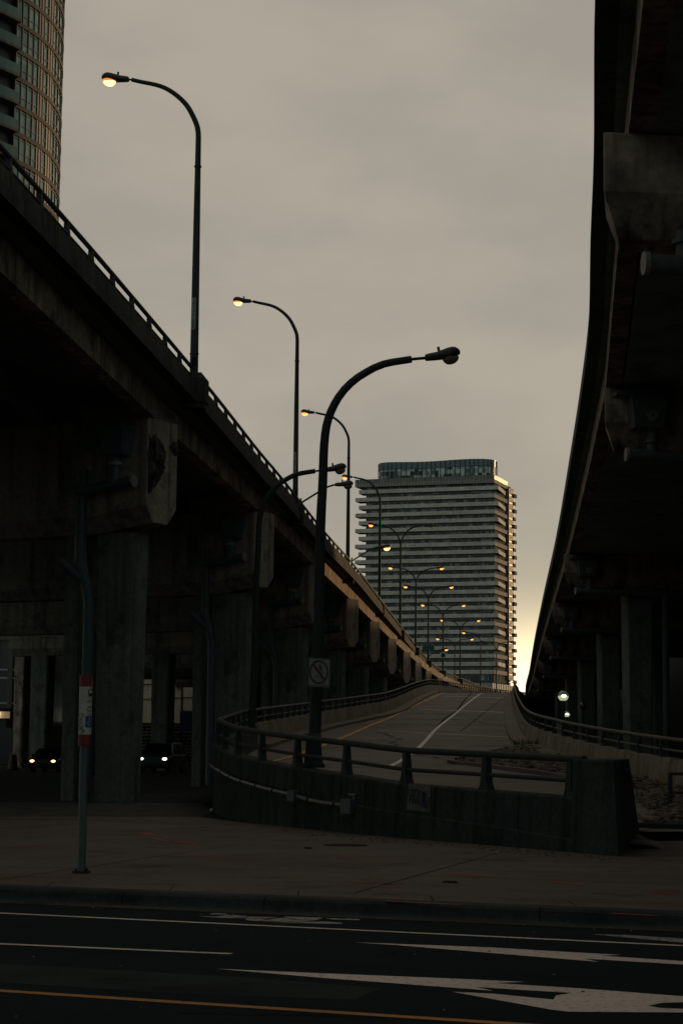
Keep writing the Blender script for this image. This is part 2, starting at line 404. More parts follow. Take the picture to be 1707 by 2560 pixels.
struct(MB().face([(p[0], p[1], 0.0) for p in swp]).build('sidewalk', M['sidewalk']), 'wide concrete sidewalk between street and ramp wall')
# kerb with joints
kr = thing('kerb', 'low dark concrete kerb between the street and the sidewalk', 'kerb', K(0, 0, LOW))
s = -60.0; segs = [ -60, -45, -32, -22, -14, -8, -2.5, 1.55, 3.25, 6.3, 9.4, 14, 22, 32, 45, 60]
J = []
for a, b in zip(segs, segs[1:]):
    mb = MB(); prof = [(0, LOW), (.02, -.03), (.05, -.006), (.09, .003), (.352, .003), (.352, LOW)]
    mb.loft([[K(a + .006, v, z) for v, z in prof], [K(b - .006, v, z) for v, z in prof]]); mb.build('kerb_stone', M['kerb'], kr)
struct(MB().face([K(-60, -.02, LOW + .004), K(60, -.02, LOW + .004), K(60, -.36, LOW + .004), K(-60, -.36, LOW + .004)][::-1]).build('gutter', surface('gutter_concrete', (.045, .04, .034), (.075, .065, .055), .9, .6, 14, stain=.6)))
# sidewalk joints (grooves laid as thin dark sheets)
jm = MB()
def strip(mb, a, b, wd, z):
    a = Vector(a[:2]); b = Vector(b[:2]); t = (b - a).normalized(); n = Vector((-t.y, t.x)) * wd / 2
    mb.face([(a.x - n.x, a.y - n.y, z), (b.x - n.x, b.y - n.y, z), (b.x + n.x, b.y + n.y, z), (a.x + n.x, a.y + n.y, z)])
strip(jm, K(-40, 1.0), K(40, 1.0), .012, .004)
for k in range(-14, 16): strip(jm, K(k * 1.55 + .4, .36), K(k * 1.55 + .15, .99), .012, .004)
strip(jm, K(-1.0, 4.3), K(12, 4.3), .022, .0045)
strip(jm, K(-14, 4.7), K(-4, 4.7), .014, .0045)
strip(jm, K(-14, 8.3), K(6, 8.3), .02, .0045)
for s0 in (-9.5, -5.0, -.6, 3.9, 8.4): strip(jm, K(s0, 1.02), K(s0 - 1.1, 10.5), .018, .004)
tag(jm.build('paving_joint', M['joint']), 'thin dark joints running across the sidewalk slabs', 'paving joints', kind='stuff')
struct(MB().face([(-60, 44.62, -.02), (-3.2, 44.62, -.02), (-3.1, 50, -.02), (-3.9, 58, -.02), (-9, 57.2, -.02), (-60, 56, -.02)]).build('gravel_ground', M['gravel']))
# manhole, debris
mhp = Vector(G(863, 2113)); mh = MB()
mh.tube([(mhp.x, mhp.y, -.02), (mhp.x, mhp.y, .006)], .37, 28)
tag(mh.build('manhole_cover', M['iron'], loc=(mhp.x, mhp.y, 0)), 'round dark manhole cover in the sidewalk before the ramp wall', 'manhole cover')
for px, py, sx, label in ((1128, 2207, .13, 'small black scrap lying on the sidewalk right of the middle'), (772, 2122, .09, 'small dark scrap lying on the sidewalk beside the manhole cover')):
    q = Vector(G(px, py)); mb = MB(); mb.add([(q.x - sx, q.y - .05, .004), (q.x + sx * .4, q.y - .07, .012), (q.x + sx, q.y + .02, .02), (q.x + sx * .1, q.y + .08, .008), (q.x - sx * .7, q.y + .05, .015)], [(0, 1, 2, 3, 4)])
    mb.extr([(q.x - sx * .8, q.y - .03, .006), (q.x + sx * .5, q.y - .05, .006), (q.x + sx * .5, q.y + .03, .006)], (0, 0, .02)); tag(mb.build('scrap', M['black'], loc=(q.x, q.y, 0)), label, 'litter')
rnd = random.Random(3)
for px, py, r, mt, label in ((1098, 2095, .11, 'rock', 'lone dark stone lying against the foot of the ramp wall'), (529, 2028, .07, 'stopwhite', 'small pale ball of litter on the gravel left of the wall'), (1607, 2073, .025, 'stopwhite', 'tiny white speck of litter in front of the low kerb wall'),
                             (1243, 2133, .03, 'pipecap', 'flat pale scrap of paper on the sidewalk near the wall')):
    q = G(px, py); mb = MB(); stone(mb, (q[0], q[1], r * .35), r, rnd); tag(mb.build('pebble' if mt != 'rock' else 'stone', M[mt], loc=(q[0], q[1], 0)), label, 'stone' if mt == 'rock' else 'litter')
# dirt strip at foot of wall
db = MB()
for k in range(260):
    t = rnd.random(); q = G(690 + 840 * t, 2068 + 74 * t + rnd.gauss(6, 5)); stone(db, (q[0], q[1], .004), rnd.uniform(.008, .028), rnd)
tag(db.build('grit', M['rock']), 'loose grit scattered along the foot of the ramp wall', 'grit', kind='stuff')

rnd = random.Random(31)
M['asph_patch'] = surface('asphalt_patch', (.008, .014, .015), (.014, .020, .020), .95, .6, 22, stain=.5, bump=.7, spec=.06)
M['asph_old'] = surface('asphalt_worn', (.016, .025, .026), (.030, .037, .036), .95, 1.2, 16, stain=.6, bump=.7, spec=.08)
for k, (s0, v0, ls, wv) in enumerate(((4.2, -6.3, 5.5, 1.1), (-7.5, -3.3, 4.0, .7), (.5, -8.9, 7.0, 1.3), (9.5, -2.6, 3.0, .6))):
    mb = MB(); n_ = 14; q = []
    for i_ in range(n_): a_ = i_ * 2 * math.pi / n_; q.append(K(s0 + math.copysign(abs(math.cos(a_)) ** .5, math.cos(a_)) * ls / 2 * rnd.uniform(.93, 1.05), v0 + math.copysign(abs(math.sin(a_)) ** .5, math.sin(a_)) * wv / 2 * rnd.uniform(.9, 1.08), LOW + .0015))
    mb.face(q); struct(mb.build('asphalt_patch', M['asph_patch' if k % 2 else 'asph_old']))
ck = MB()
for s0, v0, ln, dv in ((-9, -2.4, 6, .3), (2, -4.4, 8, -.4), (-4, -7.0, 5, .5), (5.5, -1.7, 5, .2), (-1, -10.5, 6, .4), (6, -7.8, 4, .9), (0, -3.2, .4, 2.2), (-6.5, -5, .6, 3.0)):
    pts = [(s0 + ln * t / 10 + rnd.uniform(-.04, .04), v0 + dv * t / 10 + rnd.uniform(-.05, .05)) for t in range(11)]
    for a_, b_ in zip(pts, pts[1:]): strip(ck, K(*a_), K(*b_), rnd.uniform(.012, .03), LOW + .003)
tag(ck.build('asphalt_crack', M['tar']), 'fine dark cracks wandering over the street asphalt', 'cracks', kind='stuff')
gb = MB()
for k in range(420):
    s0 = rnd.uniform(-12, 12); v0 = -abs(rnd.gauss(.15, .25)) if rnd.random() < .6 else rnd.uniform(-9, -.3); r_ = rnd.uniform(.004, .014); q = K(s0, v0, LOW + .004); stone(gb, (q[0], q[1], LOW + .006), r_, rnd)
tag(gb.build('road_grit', M['rock']), 'tiny stones and grit lying along the gutter and street', 'grit', kind='stuff')
ck = MB()
for s0, v0, ln, dv in ((-8, 3.0, 5, .8), (1, 6.2, 6, -.9), (-3, 2.2, 3, 2.2), (6, 2.8, 5, 1.3), (-12, 7.2, 6, .5), (3.2, 9.0, 4, .9)):
    pts = [(s0 + ln * t / 10 + rnd.uniform(-.05, .05), v0 + dv * t / 10 + rnd.uniform(-.08, .08)) for t in range(11)]
    for a_, b_ in zip(pts, pts[1:]): strip(ck, K(*a_), K(*b_), rnd.uniform(.014, .026), .005)
tag(ck.build('pavement_crack', M['joint']), 'irregular thin cracks running over the sidewalk slabs', 'cracks', kind='stuff')
# road markings (z8 / z7 / zb are offsets of enlarged views of the photograph)
mk = LOW + .004
def Z7(x, y): return G(x / 1.8447, 2060 + y / 1.8447, mk)
def Z8(x, y): return G(850 + x / 1.8296, 2060 + y / 1.8296, mk)
def ZB(x, y): return G(480 + x / 3.733, 2250 + y / 3.733, mk + .001)
def line_m(a, b, wd, mat, name, z=mk, ext=(0, 0)):
    a = Vector(a[:2]); b = Vector(b[:2]); t = (b - a).normalized(); a = a - t * ext[0]; b = b + t * ext[1]
    mb = MB(); strip(mb, a, b, wd, z); return struct(mb.build(name, mat))
line_m(Z7(0, 410), Z8(1568, 556), .10, M['white_paint'], 'bike_lane_line', ext=(30, 30))
line_m(Z7(0, 552), Z7(1068, 598), .10, M['white_paint'], 'lane_line', ext=(6, 0))
line_m(Z7(0, 768), Z8(820, 915), .12, M['yellow_paint'], 'centre_line', ext=(30, 40))
a1 = [(65, 541), (500, 557), (700, 565), (1000, 583), (1280, 598), (1190, 602), (1568, 627), (2100, 657), (2100, 676), (1568, 643), (1110, 615), (1180, 630), (900, 607), (500, 574), (250, 553)]
struct(MB().face([Z8(*p) for p in a1]).build('lane_arrow', M['white_paint']))
a2 = [(-563, 662), (0, 686), (500, 706), (845, 722), (700, 727), (1100, 752), (1568, 788), (2100, 824), (2100, 850), (1568, 815), (1470, 818), (1405, 832), (1470, 842), (1568, 845), (2000, 860), (2000, 880), (1568, 862), (1040, 858), (960, 848), (760, 812), (510, 767), (700, 776), (975, 803), (985, 785), (1060, 772), (850, 760), (620, 745), (700, 763), (560, 752), (300, 732), (0, 710)]
struct(MB().face([Z8(*p) for p in a2]).build('lane_arrow', M['white_paint']))
bk = MB()
for i, pl in enumerate(([(165, 134), (190, 121), (320, 127), (332, 136)], [(50, 150), (230, 153), (335, 138), (520, 149), (385, 168), (240, 165)], [(392, 170), (520, 156), (800, 158), (700, 170), (530, 167)],
           [(495, 182), (520, 170), (700, 174), (625, 195), (540, 193)], [(630, 196), (760, 172), (860, 166), (960, 186), (1160, 195), (1050, 203), (900, 203)], [(860, 152), (1230, 165), (1160, 186), (990, 182), (880, 164)],
           [(720, 206), (1000, 208), (1240, 200), (1404, 213), (1395, 222), (1210, 221), (900, 212)], [(1240, 168), (1568, 177), (1560, 188), (1300, 181)])):
    bk.face([ZB(*p) for p in pl])
struct(bk.build('bicycle_symbol', M['thin_paint']))
struct(MB().face([Z8(*p) for p in [(1150, 504), (1300, 507), (1568, 524), (2000, 552), (2000, 572), (1568, 543), (1430, 530)]]).build('bicycle_arrow', M['thin_paint']))
rs = MB()
for x0, y0, x1, y1, wd in ((385, 2097, 420, 2103, .05), (440, 2104, 490, 2109, .06), (360, 2084, 380, 2088, .09), (470, 2140, 560, 2144, .03), (50, 2120, 130, 2121, .03), (720, 2130, 790, 2131, .03), (850, 2138, 935, 2142, .03),
                           (1110, 2183, 1225, 2192, .03), (1370, 2206, 1460, 2213, .035), (870, 2214, 1020, 2220, .03), (1620, 2230, 1700, 2238, .03), (0, 2190, 190, 2193, .025), (540, 2150, 620, 2151, .02), (870, 2152, 1000, 2158, .02), (620, 2078, 700, 2081, .02)):
    strip(rs, G(x0, y0), G(x1, y1), wd * 1.9, .0065)
tag(rs.build('spray_mark', M['red_spray']), 'thin red surveyor spray lines across the sidewalk', 'spray marks', kind='stuff')
kx = MB()
for x0, x1, yy0, yy1 in ((965, 1150, 2252, 2261), (1530, 1640, 2283, 2289)):
    strip(kx, G(x0, yy0, .008), G(x1, yy1, .008), .045, .0085)
tag(kx.build('kerb_spray_mark', M['red_spray']), 'bright red spray streaks along the top of the kerb', 'spray marks', kind='stuff')

# ------------------------------------------------------------------ ramp
ZS = [(28, 0), (31, .03), (36, .15), (42, .35), (50, .65), (57, .9), (65, 1.2), (77, 1.7), (90, 2.15), (102, 2.6), (125, 3.6), (150, 4.8), (175, 6.0), (195, 6.95), (205, 7.32), (220, 7.68), (250, 8.1), (300, 8.8), (400, 10)]
_zs = cr([(a, b) for a, b in ZS], .5)
ZT = [(p[0], p[1]) for p in _zs]
def zs(y): return interp(ZT, y)
front = cr([(3.72, 31.84), (2.54, 34.0), (1.07, 36.4), (.14, 38.3), (-1.28, 41.6), (-2.45, 45.5), (-3.10, 49.5), (-3.48, 54.5), (-3.68, 60), (-3.66, 66), (-3.45, 74)], .6)
back = cr([(-3.45, 74), (-2.6, 86), (-1.1, 102), (1.1, 118), (3.45, 136), (6.85, 178), (9.7, 206), (14.2, 236), (20.3, 268), (28, 300), (38, 335)], 1.2)
rbar = cr([(13.5, 34), (11.2, 40), (9.8, 45), (8.95, 51), (8.5, 56), (8.28, 60), (8.05, 65), (7.85, 71), (7.9, 80), (8.84, 95), (11.4, 128), (14.4, 165), (18.3, 210), (21.8, 245), (26.5, 290), (36, 350)], 1.2)
ftop = [(31, .84), (34, .91), (36.4, .97), (38.3, 1.08), (41.6, 1.24), (45.5, 1.42), (49.5, 1.62), (54.5, 1.74), (60, 1.84), (74, 2.38)]
fled = [(31, .16), (34, .34), (36.4, .47), (38.3, .58), (41.6, .78), (45.5, 1.0), (49.5, 1.18), (54.5, 1.3), (74, 1.6)]
def xat(path, y):
    for a, b in zip(path, path[1:]):
        if (a[1] - y) * (b[1] - y) <= 0 and a[1] != b[1]: return a[0] + (b[0] - a[0]) * (y - a[1]) / (b[1] - a[1])
    return path[0][0] if abs(path[0][1] - y) < abs(path[-1][1] - y) else path[-1][0]
mb = MB(); rows = []
ys = [33.2 + i * 1.5 for i in range(0, 189)]
for y in ys:
    xl = (xat(front, y) if y <= 74 else xat(back, y)) + .1; xr = xat(rbar, y) - .05
    if y < 37.6: xr = 5.3
    rows.append([(xl + (xr - xl) * k / 6, y, zs(y)) for k in range(7)])
mb.loft(rows, closed=False)
struct(mb.build('ramp_road', M['ramp_asphalt'], smooth=True), 'worn asphalt on-ramp climbing away to a crest')
def GR(px, py, dz=.0):          # pixel -> point on ramp surface
    r = ray(px, py); best = None
    y = 30.0
    while y < 215:
        z = CAMZ + r.z / r.y * y
        if z <= zs(y): return Vector((r.x / r.y * y, y, zs(y) + dz))
        y += .1
    return Vector((r.x / r.y * 205, 205, zs(205) + dz))
def drape(mb, pts, wd, dz, step=2.0):
    path = cr([(p[0], p[1]) for p in pts], step); n = normals(path)
    mb.loft([[(p[0] - n[i].x * wd / 2, p[1] - n[i].y * wd / 2, zs(p[1]) + dz), (p[0] + n[i].x * wd / 2, p[1] + n[i].y * wd / 2, zs(p[1]) + dz)] for i, p in enumerate(path)], closed=False)
mb = MB(); drape(mb, [(-3.2, 58), (-1.9, 65), (-.57, 77), (1.25, 102), (3.1, 122), (5.6, 150), (8.3, 178), (11.0, 205), (16, 240)], .18, .02)
struct(mb.build('ramp_edge_line', M['ramp_yellow']))
mb = MB(); drape(mb, [(2.05, 58.5), (1.55, 61), (1.9, 64), (3.13, 77), (4.93, 102), (7.0, 125), (9.8, 155), (12.6, 184), (14.9, 206), (19, 240)], .17, .02)
struct(mb.build('ramp_lane_line', M['ramp_white']))
mb = MB()
for (p, q, wd) in (((947, 1827), (1292, 1846), .38), ((1045, 1774), (1270, 1782), .6), ((1110, 1741), (1270, 1747), .9)):
    a, b = GR(*p), GR(*q); pts = [a.lerp(b, k / 8) for k in range(9)]
    mb.loft([[(v.x, v.y - wd / 2, zs(v.y - wd / 2) + .03), (v.x, v.y + wd / 2, zs(v.y + wd / 2) + .03)] for v in pts], closed=False)
struct(mb.build('ramp_cross_line', M['ramp_white']))
mb = MB(); drape(mb, [GR(1083, 1829), GR(1112, 1797), GR(1142, 1776), GR(1160, 1752), GR(1180, 1733)], .14, .008, 1.0)
drape(mb, [GR(1150, 1829), GR(1200, 1790), GR(1262, 1742)], .07, .008, 1.0)
tag(mb.build('sealed_crack', M['tar']), 'dark tar sealed cracks wandering up the ramp lanes', 'sealed cracks', kind='stuff')
# kerb shoulders
for nm, path, u0_, u1_, y0, y1 in (('left_shoulder', back, .25, .95, 74, 330), ('right_shoulder', rbar, -.88, -.23, 66, 330)):
    p2 = [p for p in path if y0 <= p[1] <= y1]
    mb = MB(); sweep(mb, p2, lambda i, p: [(u0_, zs(p[1]) - .1), (u0_, zs(p[1]) + .14), (u1_, zs(p[1]) + .13), (u1_, zs(p[1]) - .1)])
    struct(mb.build('ramp_kerb', M['apron']), nm.replace('_', ' ') + ' kerb of the ramp')
# concrete apron in front of rubble and rubble bed
ap = [(4.1, 32.6), (6.3, 38.6), (6.3, 46), (6.2, 54), (4.35, 61), (3.5, 64.5), (2.2, 61.0), (2.15, 57), (1.5, 50), (1.5, 42), (2.6, 36.6)]
def subdiv_poly(poly, dz, name, mat):
    bm = bmesh.new(); vs = [bm.verts.new((p[0], p[1], 0)) for p in poly]; bm.faces.new(vs)
    for yy in [y for y in range(30, 90)]:
        bmesh.ops.bisect_plane(bm, geom=bm.verts[:] + bm.edges[:] + bm.faces[:], plane_co=(0, yy, 0), plane_no=(0, 1, 0))
    bmesh.ops.triangulate(bm, faces=bm.faces)
    for v in bm.verts: v.co.z = zs(v.co.y) + dz
    me = bpy.data.meshes.new(name); bm.to_mesh(me); bm.free(); me.materials.append(mat)
    o = bpy.data.objects.new(name, me); col.objects.link(o); return o
struct(subdiv_poly(ap, .012, 'ramp_apron', M['apron']), 'pale concrete apron behind the ramp wall')
rk = [(3.7, 64.6), (6.6, 75), (7.4, 77.5), (7.35, 71), (7.7, 63), (8.0, 56), (8.6, 50), (9.4, 45), (10.6, 40), (10.8, 37.9), (5.9, 37.9), (6.5, 46), (6.4, 54), (4.6, 61)]
struct(subdiv_poly(rk, .035, 'rubble_bed', M['gravel']))
def inside(poly, x, y):
    c = False
    for i in range(len(poly)):
        x1, y1 = poly[i]; x2, y2 = poly[i - 1]
        if (y1 > y) != (y2 > y) and x < (x2 - x1) * (y - y1) / (y2 - y1) + x1: c = not c
    return c
mb = MB(); n = 0; rnd = random.Random(11)
while n < 5200:
    x, y = rnd.uniform(3.5, 11), rnd.uniform(37.9, 77.6)
    if inside(rk, x, y):
        r = rnd.choice((.03, .04, .05, .06, .08, .11)) * rnd.uniform(.8, 1.2); stone(mb, (x, y, zs(y) + .035 + r * rnd.uniform(.1, .7)), r, rnd); n += 1
tag(mb.build('rubble', M['rock']), 'loose brown rubble stones filling the island beside the ramp', 'rubble', kind='stuff')
M['weed'] = flat('dry_weed', (.05, .06, .025), .9, spec=.1, var=.4)
for (wx, wy, wr_, wl_) in ((7.25, 77.0, .55, 'low dark weed clump where the ramp kerb meets the rubble'), (6.9, 60, .25, 'small weed tuft in the middle of the rubble'), (8.3, 41, .3, 'weed tuft growing in the rubble behind the handrail')):
    wm = MB()
    for k in range(90):
        a_ = rnd.uniform(0, 6.28); rr = wr_ * math.sqrt(rnd.random()); bx_, by_ = wx + rr * math.cos(a_), wy + rr * math.sin(a_); z_ = zs(by_) + .03; h_ = rnd.uniform(.12, .35) * wr_ * 1.6; lx = rnd.uniform(-.1, .1); ly2 = rnd.uniform(-.1, .1)
        wm.tube([(bx_, by_, z_), (bx_ + lx * .4, by_ + ly2 * .4, z_ + h_ * .6), (bx_ + lx, by_ + ly2, z_ + h_)], [.012, .01, .003], 4)
    tag(wm.build('weed', M['weed'], loc=(wx, wy, zs(wy))), wl_, 'plant')
# rubble kerb edge and low kerb wall right of block
mb = MB(); pth = cr([(5.9, 38.2), (6.45, 46), (6.35, 54), (4.5, 61.1), (3.6, 64.7), (6.6, 75.2), (7.3, 77.6)], .8)
sweep(mb, pth, lambda i, p: [(-.12, zs(p[1])), (-.12, zs(p[1]) + .12), (.12, zs(p[1]) + .12), (.12, zs(p[1]))])
struct(mb.build('island_kerb', M['apron']), 'pale kerb round the rubble island')
mb = MB(); mb.prism([(5.42, 37.1), (30, 35.6), (30, 35.95), (5.5, 37.5)], -.1, .28)
tag(mb.build('low_kerb_wall', M['barrier'], loc=(8, 37, 0), bevel=.03), 'low dark concrete upstand right of the wall end, before the rubble', 'low wall')
mb = MB(); mb.extr([G(1595, 1988, .42), G(1655, 1993, .42), G(1655, 1997, .42), G(1595, 1996, .42)], (0, 0, .05))
tag(mb.build('plank', M['wood'], loc=G(1620, 1992, .42)), 'pale flat plank lying on the rubble right of the wall end', 'plank')

# ---- barriers with railings
def post_mb(p, t, z0, h, sc=1.0):      # flared post: wide at base along the rail, tapered up
    mb = MB(); t3 = Vector((t.x, t.y, 0)); n3 = Vector((t.y, -t.x, 0)); b = Vector((p[0], p[1], 0))
    prof = [(0, .135), (.06, .125), (.22, .085), (.42, .068), (.8, .062), (1.0, .058)]
    rings = []
    for f, hw in prof:
        hw *= sc; d = (.075 if f < .5 else .055) * sc
        rings.append([tuple(b + t3 * (sx * hw) + n3 * (sy * d) + Vector((0, 0, z0 + f * h))) for sx, sy in ((-1, -1), (1, -1), (1, 1), (-1, 1))])
    mb.loft(rings); return mb
def railing(root, path, ztop, h, spacing, start, lowf=.42, rtop=.058, rlow=.036, posts=100, mat='rail', u=0.2, shift=(0, 0)):
    zf = lambda i, p: ztop(p) + h
    ptop = offs(path, u, zf); plow = offs(path, u, lambda i, p: ztop(p) + h * lowf)
    MB().tube(ptop, rtop, 10).build('top_rail', M[mat], root, smooth=True)
    MB().tube(plow, rlow, 8).build('lower_rail', M[mat], root, smooth=True)
    P = [Vector(p) for p in ptop]; n = 0; rest = MB()
    for p, t in along(P, spacing, start):
        z0 = p.z - h
        q = post_mb(p, t, z0 - .01, h - rtop * .4)
        if n < posts: 
            q.build('post', M['rail'], root)
        else: rest.add(q.v, q.f)
        n += 1
    if rest.v:
        o = rest.build('far_posts', M['rail'], root); o['kind'] = 'stuff'
# rail joints: sleeves
fb = thing('ramp_barrier', 'dark curved concrete ramp wall with two-rail railing, nearest the sidewalk', 'barrier', (1, 36.5, 0))
ft = lambda p: interp(ftop, p[1]); fl = lambda p: interp(fled, p[1])
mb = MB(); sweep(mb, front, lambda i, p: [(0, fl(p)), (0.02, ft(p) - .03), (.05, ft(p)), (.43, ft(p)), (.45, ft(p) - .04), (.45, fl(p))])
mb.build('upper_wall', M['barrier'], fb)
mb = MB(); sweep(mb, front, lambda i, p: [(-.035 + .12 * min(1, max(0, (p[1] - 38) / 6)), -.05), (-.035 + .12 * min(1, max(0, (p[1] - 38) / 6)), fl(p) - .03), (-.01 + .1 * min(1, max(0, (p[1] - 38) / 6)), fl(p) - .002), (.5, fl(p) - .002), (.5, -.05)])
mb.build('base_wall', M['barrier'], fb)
railing(fb, front[:-1], ft, .60, 2.48, .35, posts=60, u=.2, rtop=.06, rlow=.037)
for yy in (36.95,):
    pass
# lighter patched panel with graffiti on the front wall
def wallp(px, py, out_=.006):       # pixel -> point on outer face of front wall
    r = ray(px, py)
    for a, b in zip(front, front[1:]):
        d = Vector((b[0] - a[0], b[1] - a[1])); rr = Vector((r.x, r.y))
        den = rr.x * d.y - rr.y * d.x
        if abs(den) < 1e-9: continue
        t = (a[0] * d.y - a[1] * d.x) / den
        s_ = ((rr.x * t - a[0]) * d.x + (rr.y * t - a[1]) * d.y) / d.length_squared
        if t > 0 and -.001 <= s_ <= 1.001:
            n = Vector((-d.y, d.x)).normalized()
            if n.dot(Vector((0, -1))) < 0: n = -n
            return Vector((r.x * t + n.x * out_, r.y * t + n.y * out_, CAMZ + r.z * t))
    return None
pp = [(1022, 1958), (1076, 1962), (1077, 2031), (1016, 2024)]
vs = [wallp(*p, .006) for p in pp]
MB().face(vs).build('patch', M['patch'], fb)
gs = [[(482, 740), (500, 680), (560, 600), (580, 500), (570, 400), (520, 370), (480, 440), (510, 560), (560, 680), (580, 790)],
      [(600, 380), (580, 470), (620, 600), (650, 700), (620, 760), (590, 680), (640, 560), (650, 440), (620, 390)],
      [(660, 390), (650, 480), (700, 620), (740, 720), (700, 780), (670, 720), (720, 560), (730, 430), (690, 390)],
      [(780, 420), (770, 560), (790, 700), (800, 800)], [(740, 780), (860, 800), (850, 600), (860, 460)], [(890, 470), (890, 640), (880, 860), (940, 880), (930, 700), (930, 500), (960, 520), (975, 660), (965, 800), (980, 940)],
      [(960, 700), (1020, 660), (1060, 580), (1040, 700), (1060, 820), (1050, 1000), (1110, 1010)], [(880, 780), (1060, 790)], [(500, 380), (720, 390), (980, 500)]]
gm = MB()
for st in gs:
    pts = [wallp(980 + x / 11.2, 1940 + y / 11.2, .010) for x, y in st]
    pts = cr([tuple(p) for p in pts if p], .03); gm.tube(pts, .009, 5)
gm.build('graffiti', M['ink'], fb)
for p, t in along([Vector((q[0], q[1], 0)) for q in front], 2.48, 1.6):
    n_ = Vector((t.y, -t.x)); zt_ = interp(ftop, p.y); zl_ = interp(fled, p.y); q = Vector((p.x, p.y)) - n_ * .004; q2 = Vector((p.x, p.y)) + n_ * .014; e = t * .012
    MB().face([(q.x - e.x, q.y - e.y, zl_ + .01), (q.x + e.x, q.y + e.y, zl_ + .01), (q2.x + e.x, q2.y + e.y, zt_ - .03), (q2.x - e.x, q2.y - e.y, zt_ - .03)]).build('joint', M['joint'], fb)
# long end block
bl = MB(); foot = [(3.66, 31.82), (4.27, 30.78), (5.44, 36.25), (5.36, 36.85), (4.75, 37.0), (4.1, 33.4)]
topp = [(3.70, 31.90), (4.24, 31.0), (5.24, 36.3), (5.16, 36.7), (4.85, 36.8), (4.15, 33.3)]
n = len(foot); bl.add([(x, y, -.05) for x, y in foot] + [(x + (a - x) * .25, y + (b - y) * .25, .32) for (x, y), (a, b) in zip(foot, topp)] + [(x, y, 1.46) for x, y in topp],
                      [tuple(range(n))[::-1], tuple(range(2 * n, 3 * n))] + [(k * n + i, k * n + (i + 1) % n, (k + 1) * n + (i + 1) % n, (k + 1) * n + i) for k in (0, 1) for i in range(n)])
bl.build('end_block', M['barrier'], fb, bevel=.035)
# conduit running along the wall
cpts = [(92, 985), (110, 1003), (145, 1022), (200, 1055), (260, 1085), (330, 1108), (470, 1150), (600, 1182), (660, 1195)]
cp2 = [(700, 1208), (780, 1232), (880, 1252), (1035, 1272)]
cd = thing('conduit', 'pale metal cable conduit with junction boxes fixed along the ramp wall', 'conduit', (-1, 41, .8))
for c_ in (cpts, cp2):
    q = [wallp(500 + x / 2.8, 1560 + y / 2.8, .06) for x, y in c_]; q = cr([tuple(p) for p in q if p], .4); MB().tube(q, .042, 8).build('tube', M['conduit'], cd, smooth=True)
    for k, (p, t) in enumerate(along([Vector(v) for v in q], 1.25, .6)): MB().tube([p - Vector((t.x, t.y, 0)) * .03, p + Vector((t.x, t.y, 0)) * .03], .052, 8).build('clamp', M['iron'], cd)
for (x, y, hw, hh) in ((682, 1205, .12, .11), (1068, 1278, .16, .14)):
    p = wallp(500 + x / 2.8, 1560 + y / 2.8, .08); MB().obox((p.x, p.y), (-.6, .8), hw, .09, p.z - hh, p.z + hh).build('junction_box', M['pipedark'], cd, bevel=.01)
p = wallp(500 + 1085 / 2.8, 1560 + 1192 / 2.8, .05); mb = MB(); mb.obox((p.x, p.y), (-.6, .8), .12, .02, p.z - .02, p.z + .015); mb.obox((p.x + .03, p.y), (-.6, .8), .02, .02, p.z - .2, p.z); mb.build('bracket', M['conduit'], cd)

bb = thing('ramp_barrier', 'weathered concrete barrier with dark railing along the left edge of the ramp', 'barrier', (-1, 100, 2))
bt = lambda p: zs(p[1]) + .80
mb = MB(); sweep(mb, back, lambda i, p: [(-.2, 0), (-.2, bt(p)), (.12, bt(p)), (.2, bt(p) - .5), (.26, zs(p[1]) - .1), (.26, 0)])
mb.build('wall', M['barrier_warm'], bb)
railing(bb, back, bt, .52, 2.45, 1.0, u=-.02, mat='rail_rust')
rb = thing('ramp_barrier', 'weathered concrete barrier with railing curving along the right edge of the ramp', 'barrier', (9, 60, 1))
rt = lambda p: zs(p[1]) + .66
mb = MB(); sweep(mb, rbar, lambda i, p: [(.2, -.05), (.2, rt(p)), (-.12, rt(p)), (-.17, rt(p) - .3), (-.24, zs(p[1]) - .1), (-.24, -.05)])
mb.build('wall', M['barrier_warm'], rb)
railing(rb, rbar, rt, .50, 2.75, 1.4, u=.02, mat='rail_rust')
# vertical joints on the barriers as thin dark grooves
for root, path, uu, zt in ((bb, back, .262, bt), (rb, rbar, -.243, rt)):
    for p, t in along([Vector((q[0], q[1], 0)) for q in path], 4.9, 2):
        if p.y > 190: break
        n_ = Vector((t.y, -t.x)); sg_ = 1 if uu > 0 else -1; zb = zs(p.y) + .06; zt_ = zt(p)
        lo, hi = (.262, .203) if uu > 0 else (-.237, -.173); q = Vector((p.x, p.y)); a = q + n_ * (lo + .004 * sg_); b2 = q + n_ * (hi + .004 * sg_)
        e = t * .011; MB().face([(a.x - e.x, a.y - e.y, zb), (a.x + e.x, a.y + e.y, zb), (b2.x + e.x, b2.y + e.y, zt_ - .5 if uu > 0 else zt_ - .3), (b2.x - e.x, b2.y - e.y, zt_ - .5 if uu > 0 else zt_ - .3)]).build('joint', M['joint'], root)
# small steel railing right of the block
sr = thing('handrail', 'short dark steel handrail standing in the rubble at the right edge', 'handrail', (7.0, 43, .3))
h0 = A(1674, 1932, 42.5); h1 = A(1674, 2013, 42.5); 
MB().tube([h1, h0], .05, 8).build('post', M['rail'], sr)
for yy, rr in ((1934, .035), (1981, .025), (2010, .03)):
    a = A(1674, yy, 42.5); MB().tube([a, a + Vector((3.4, -.6, 0))], rr, 8).build('rail', M['rail'], sr)
MB().tube([h1 + Vector((3.4, -.6, 0)), h0 + Vector((3.4, -.6, 0))], .05, 8).build('post', M['rail'], sr)

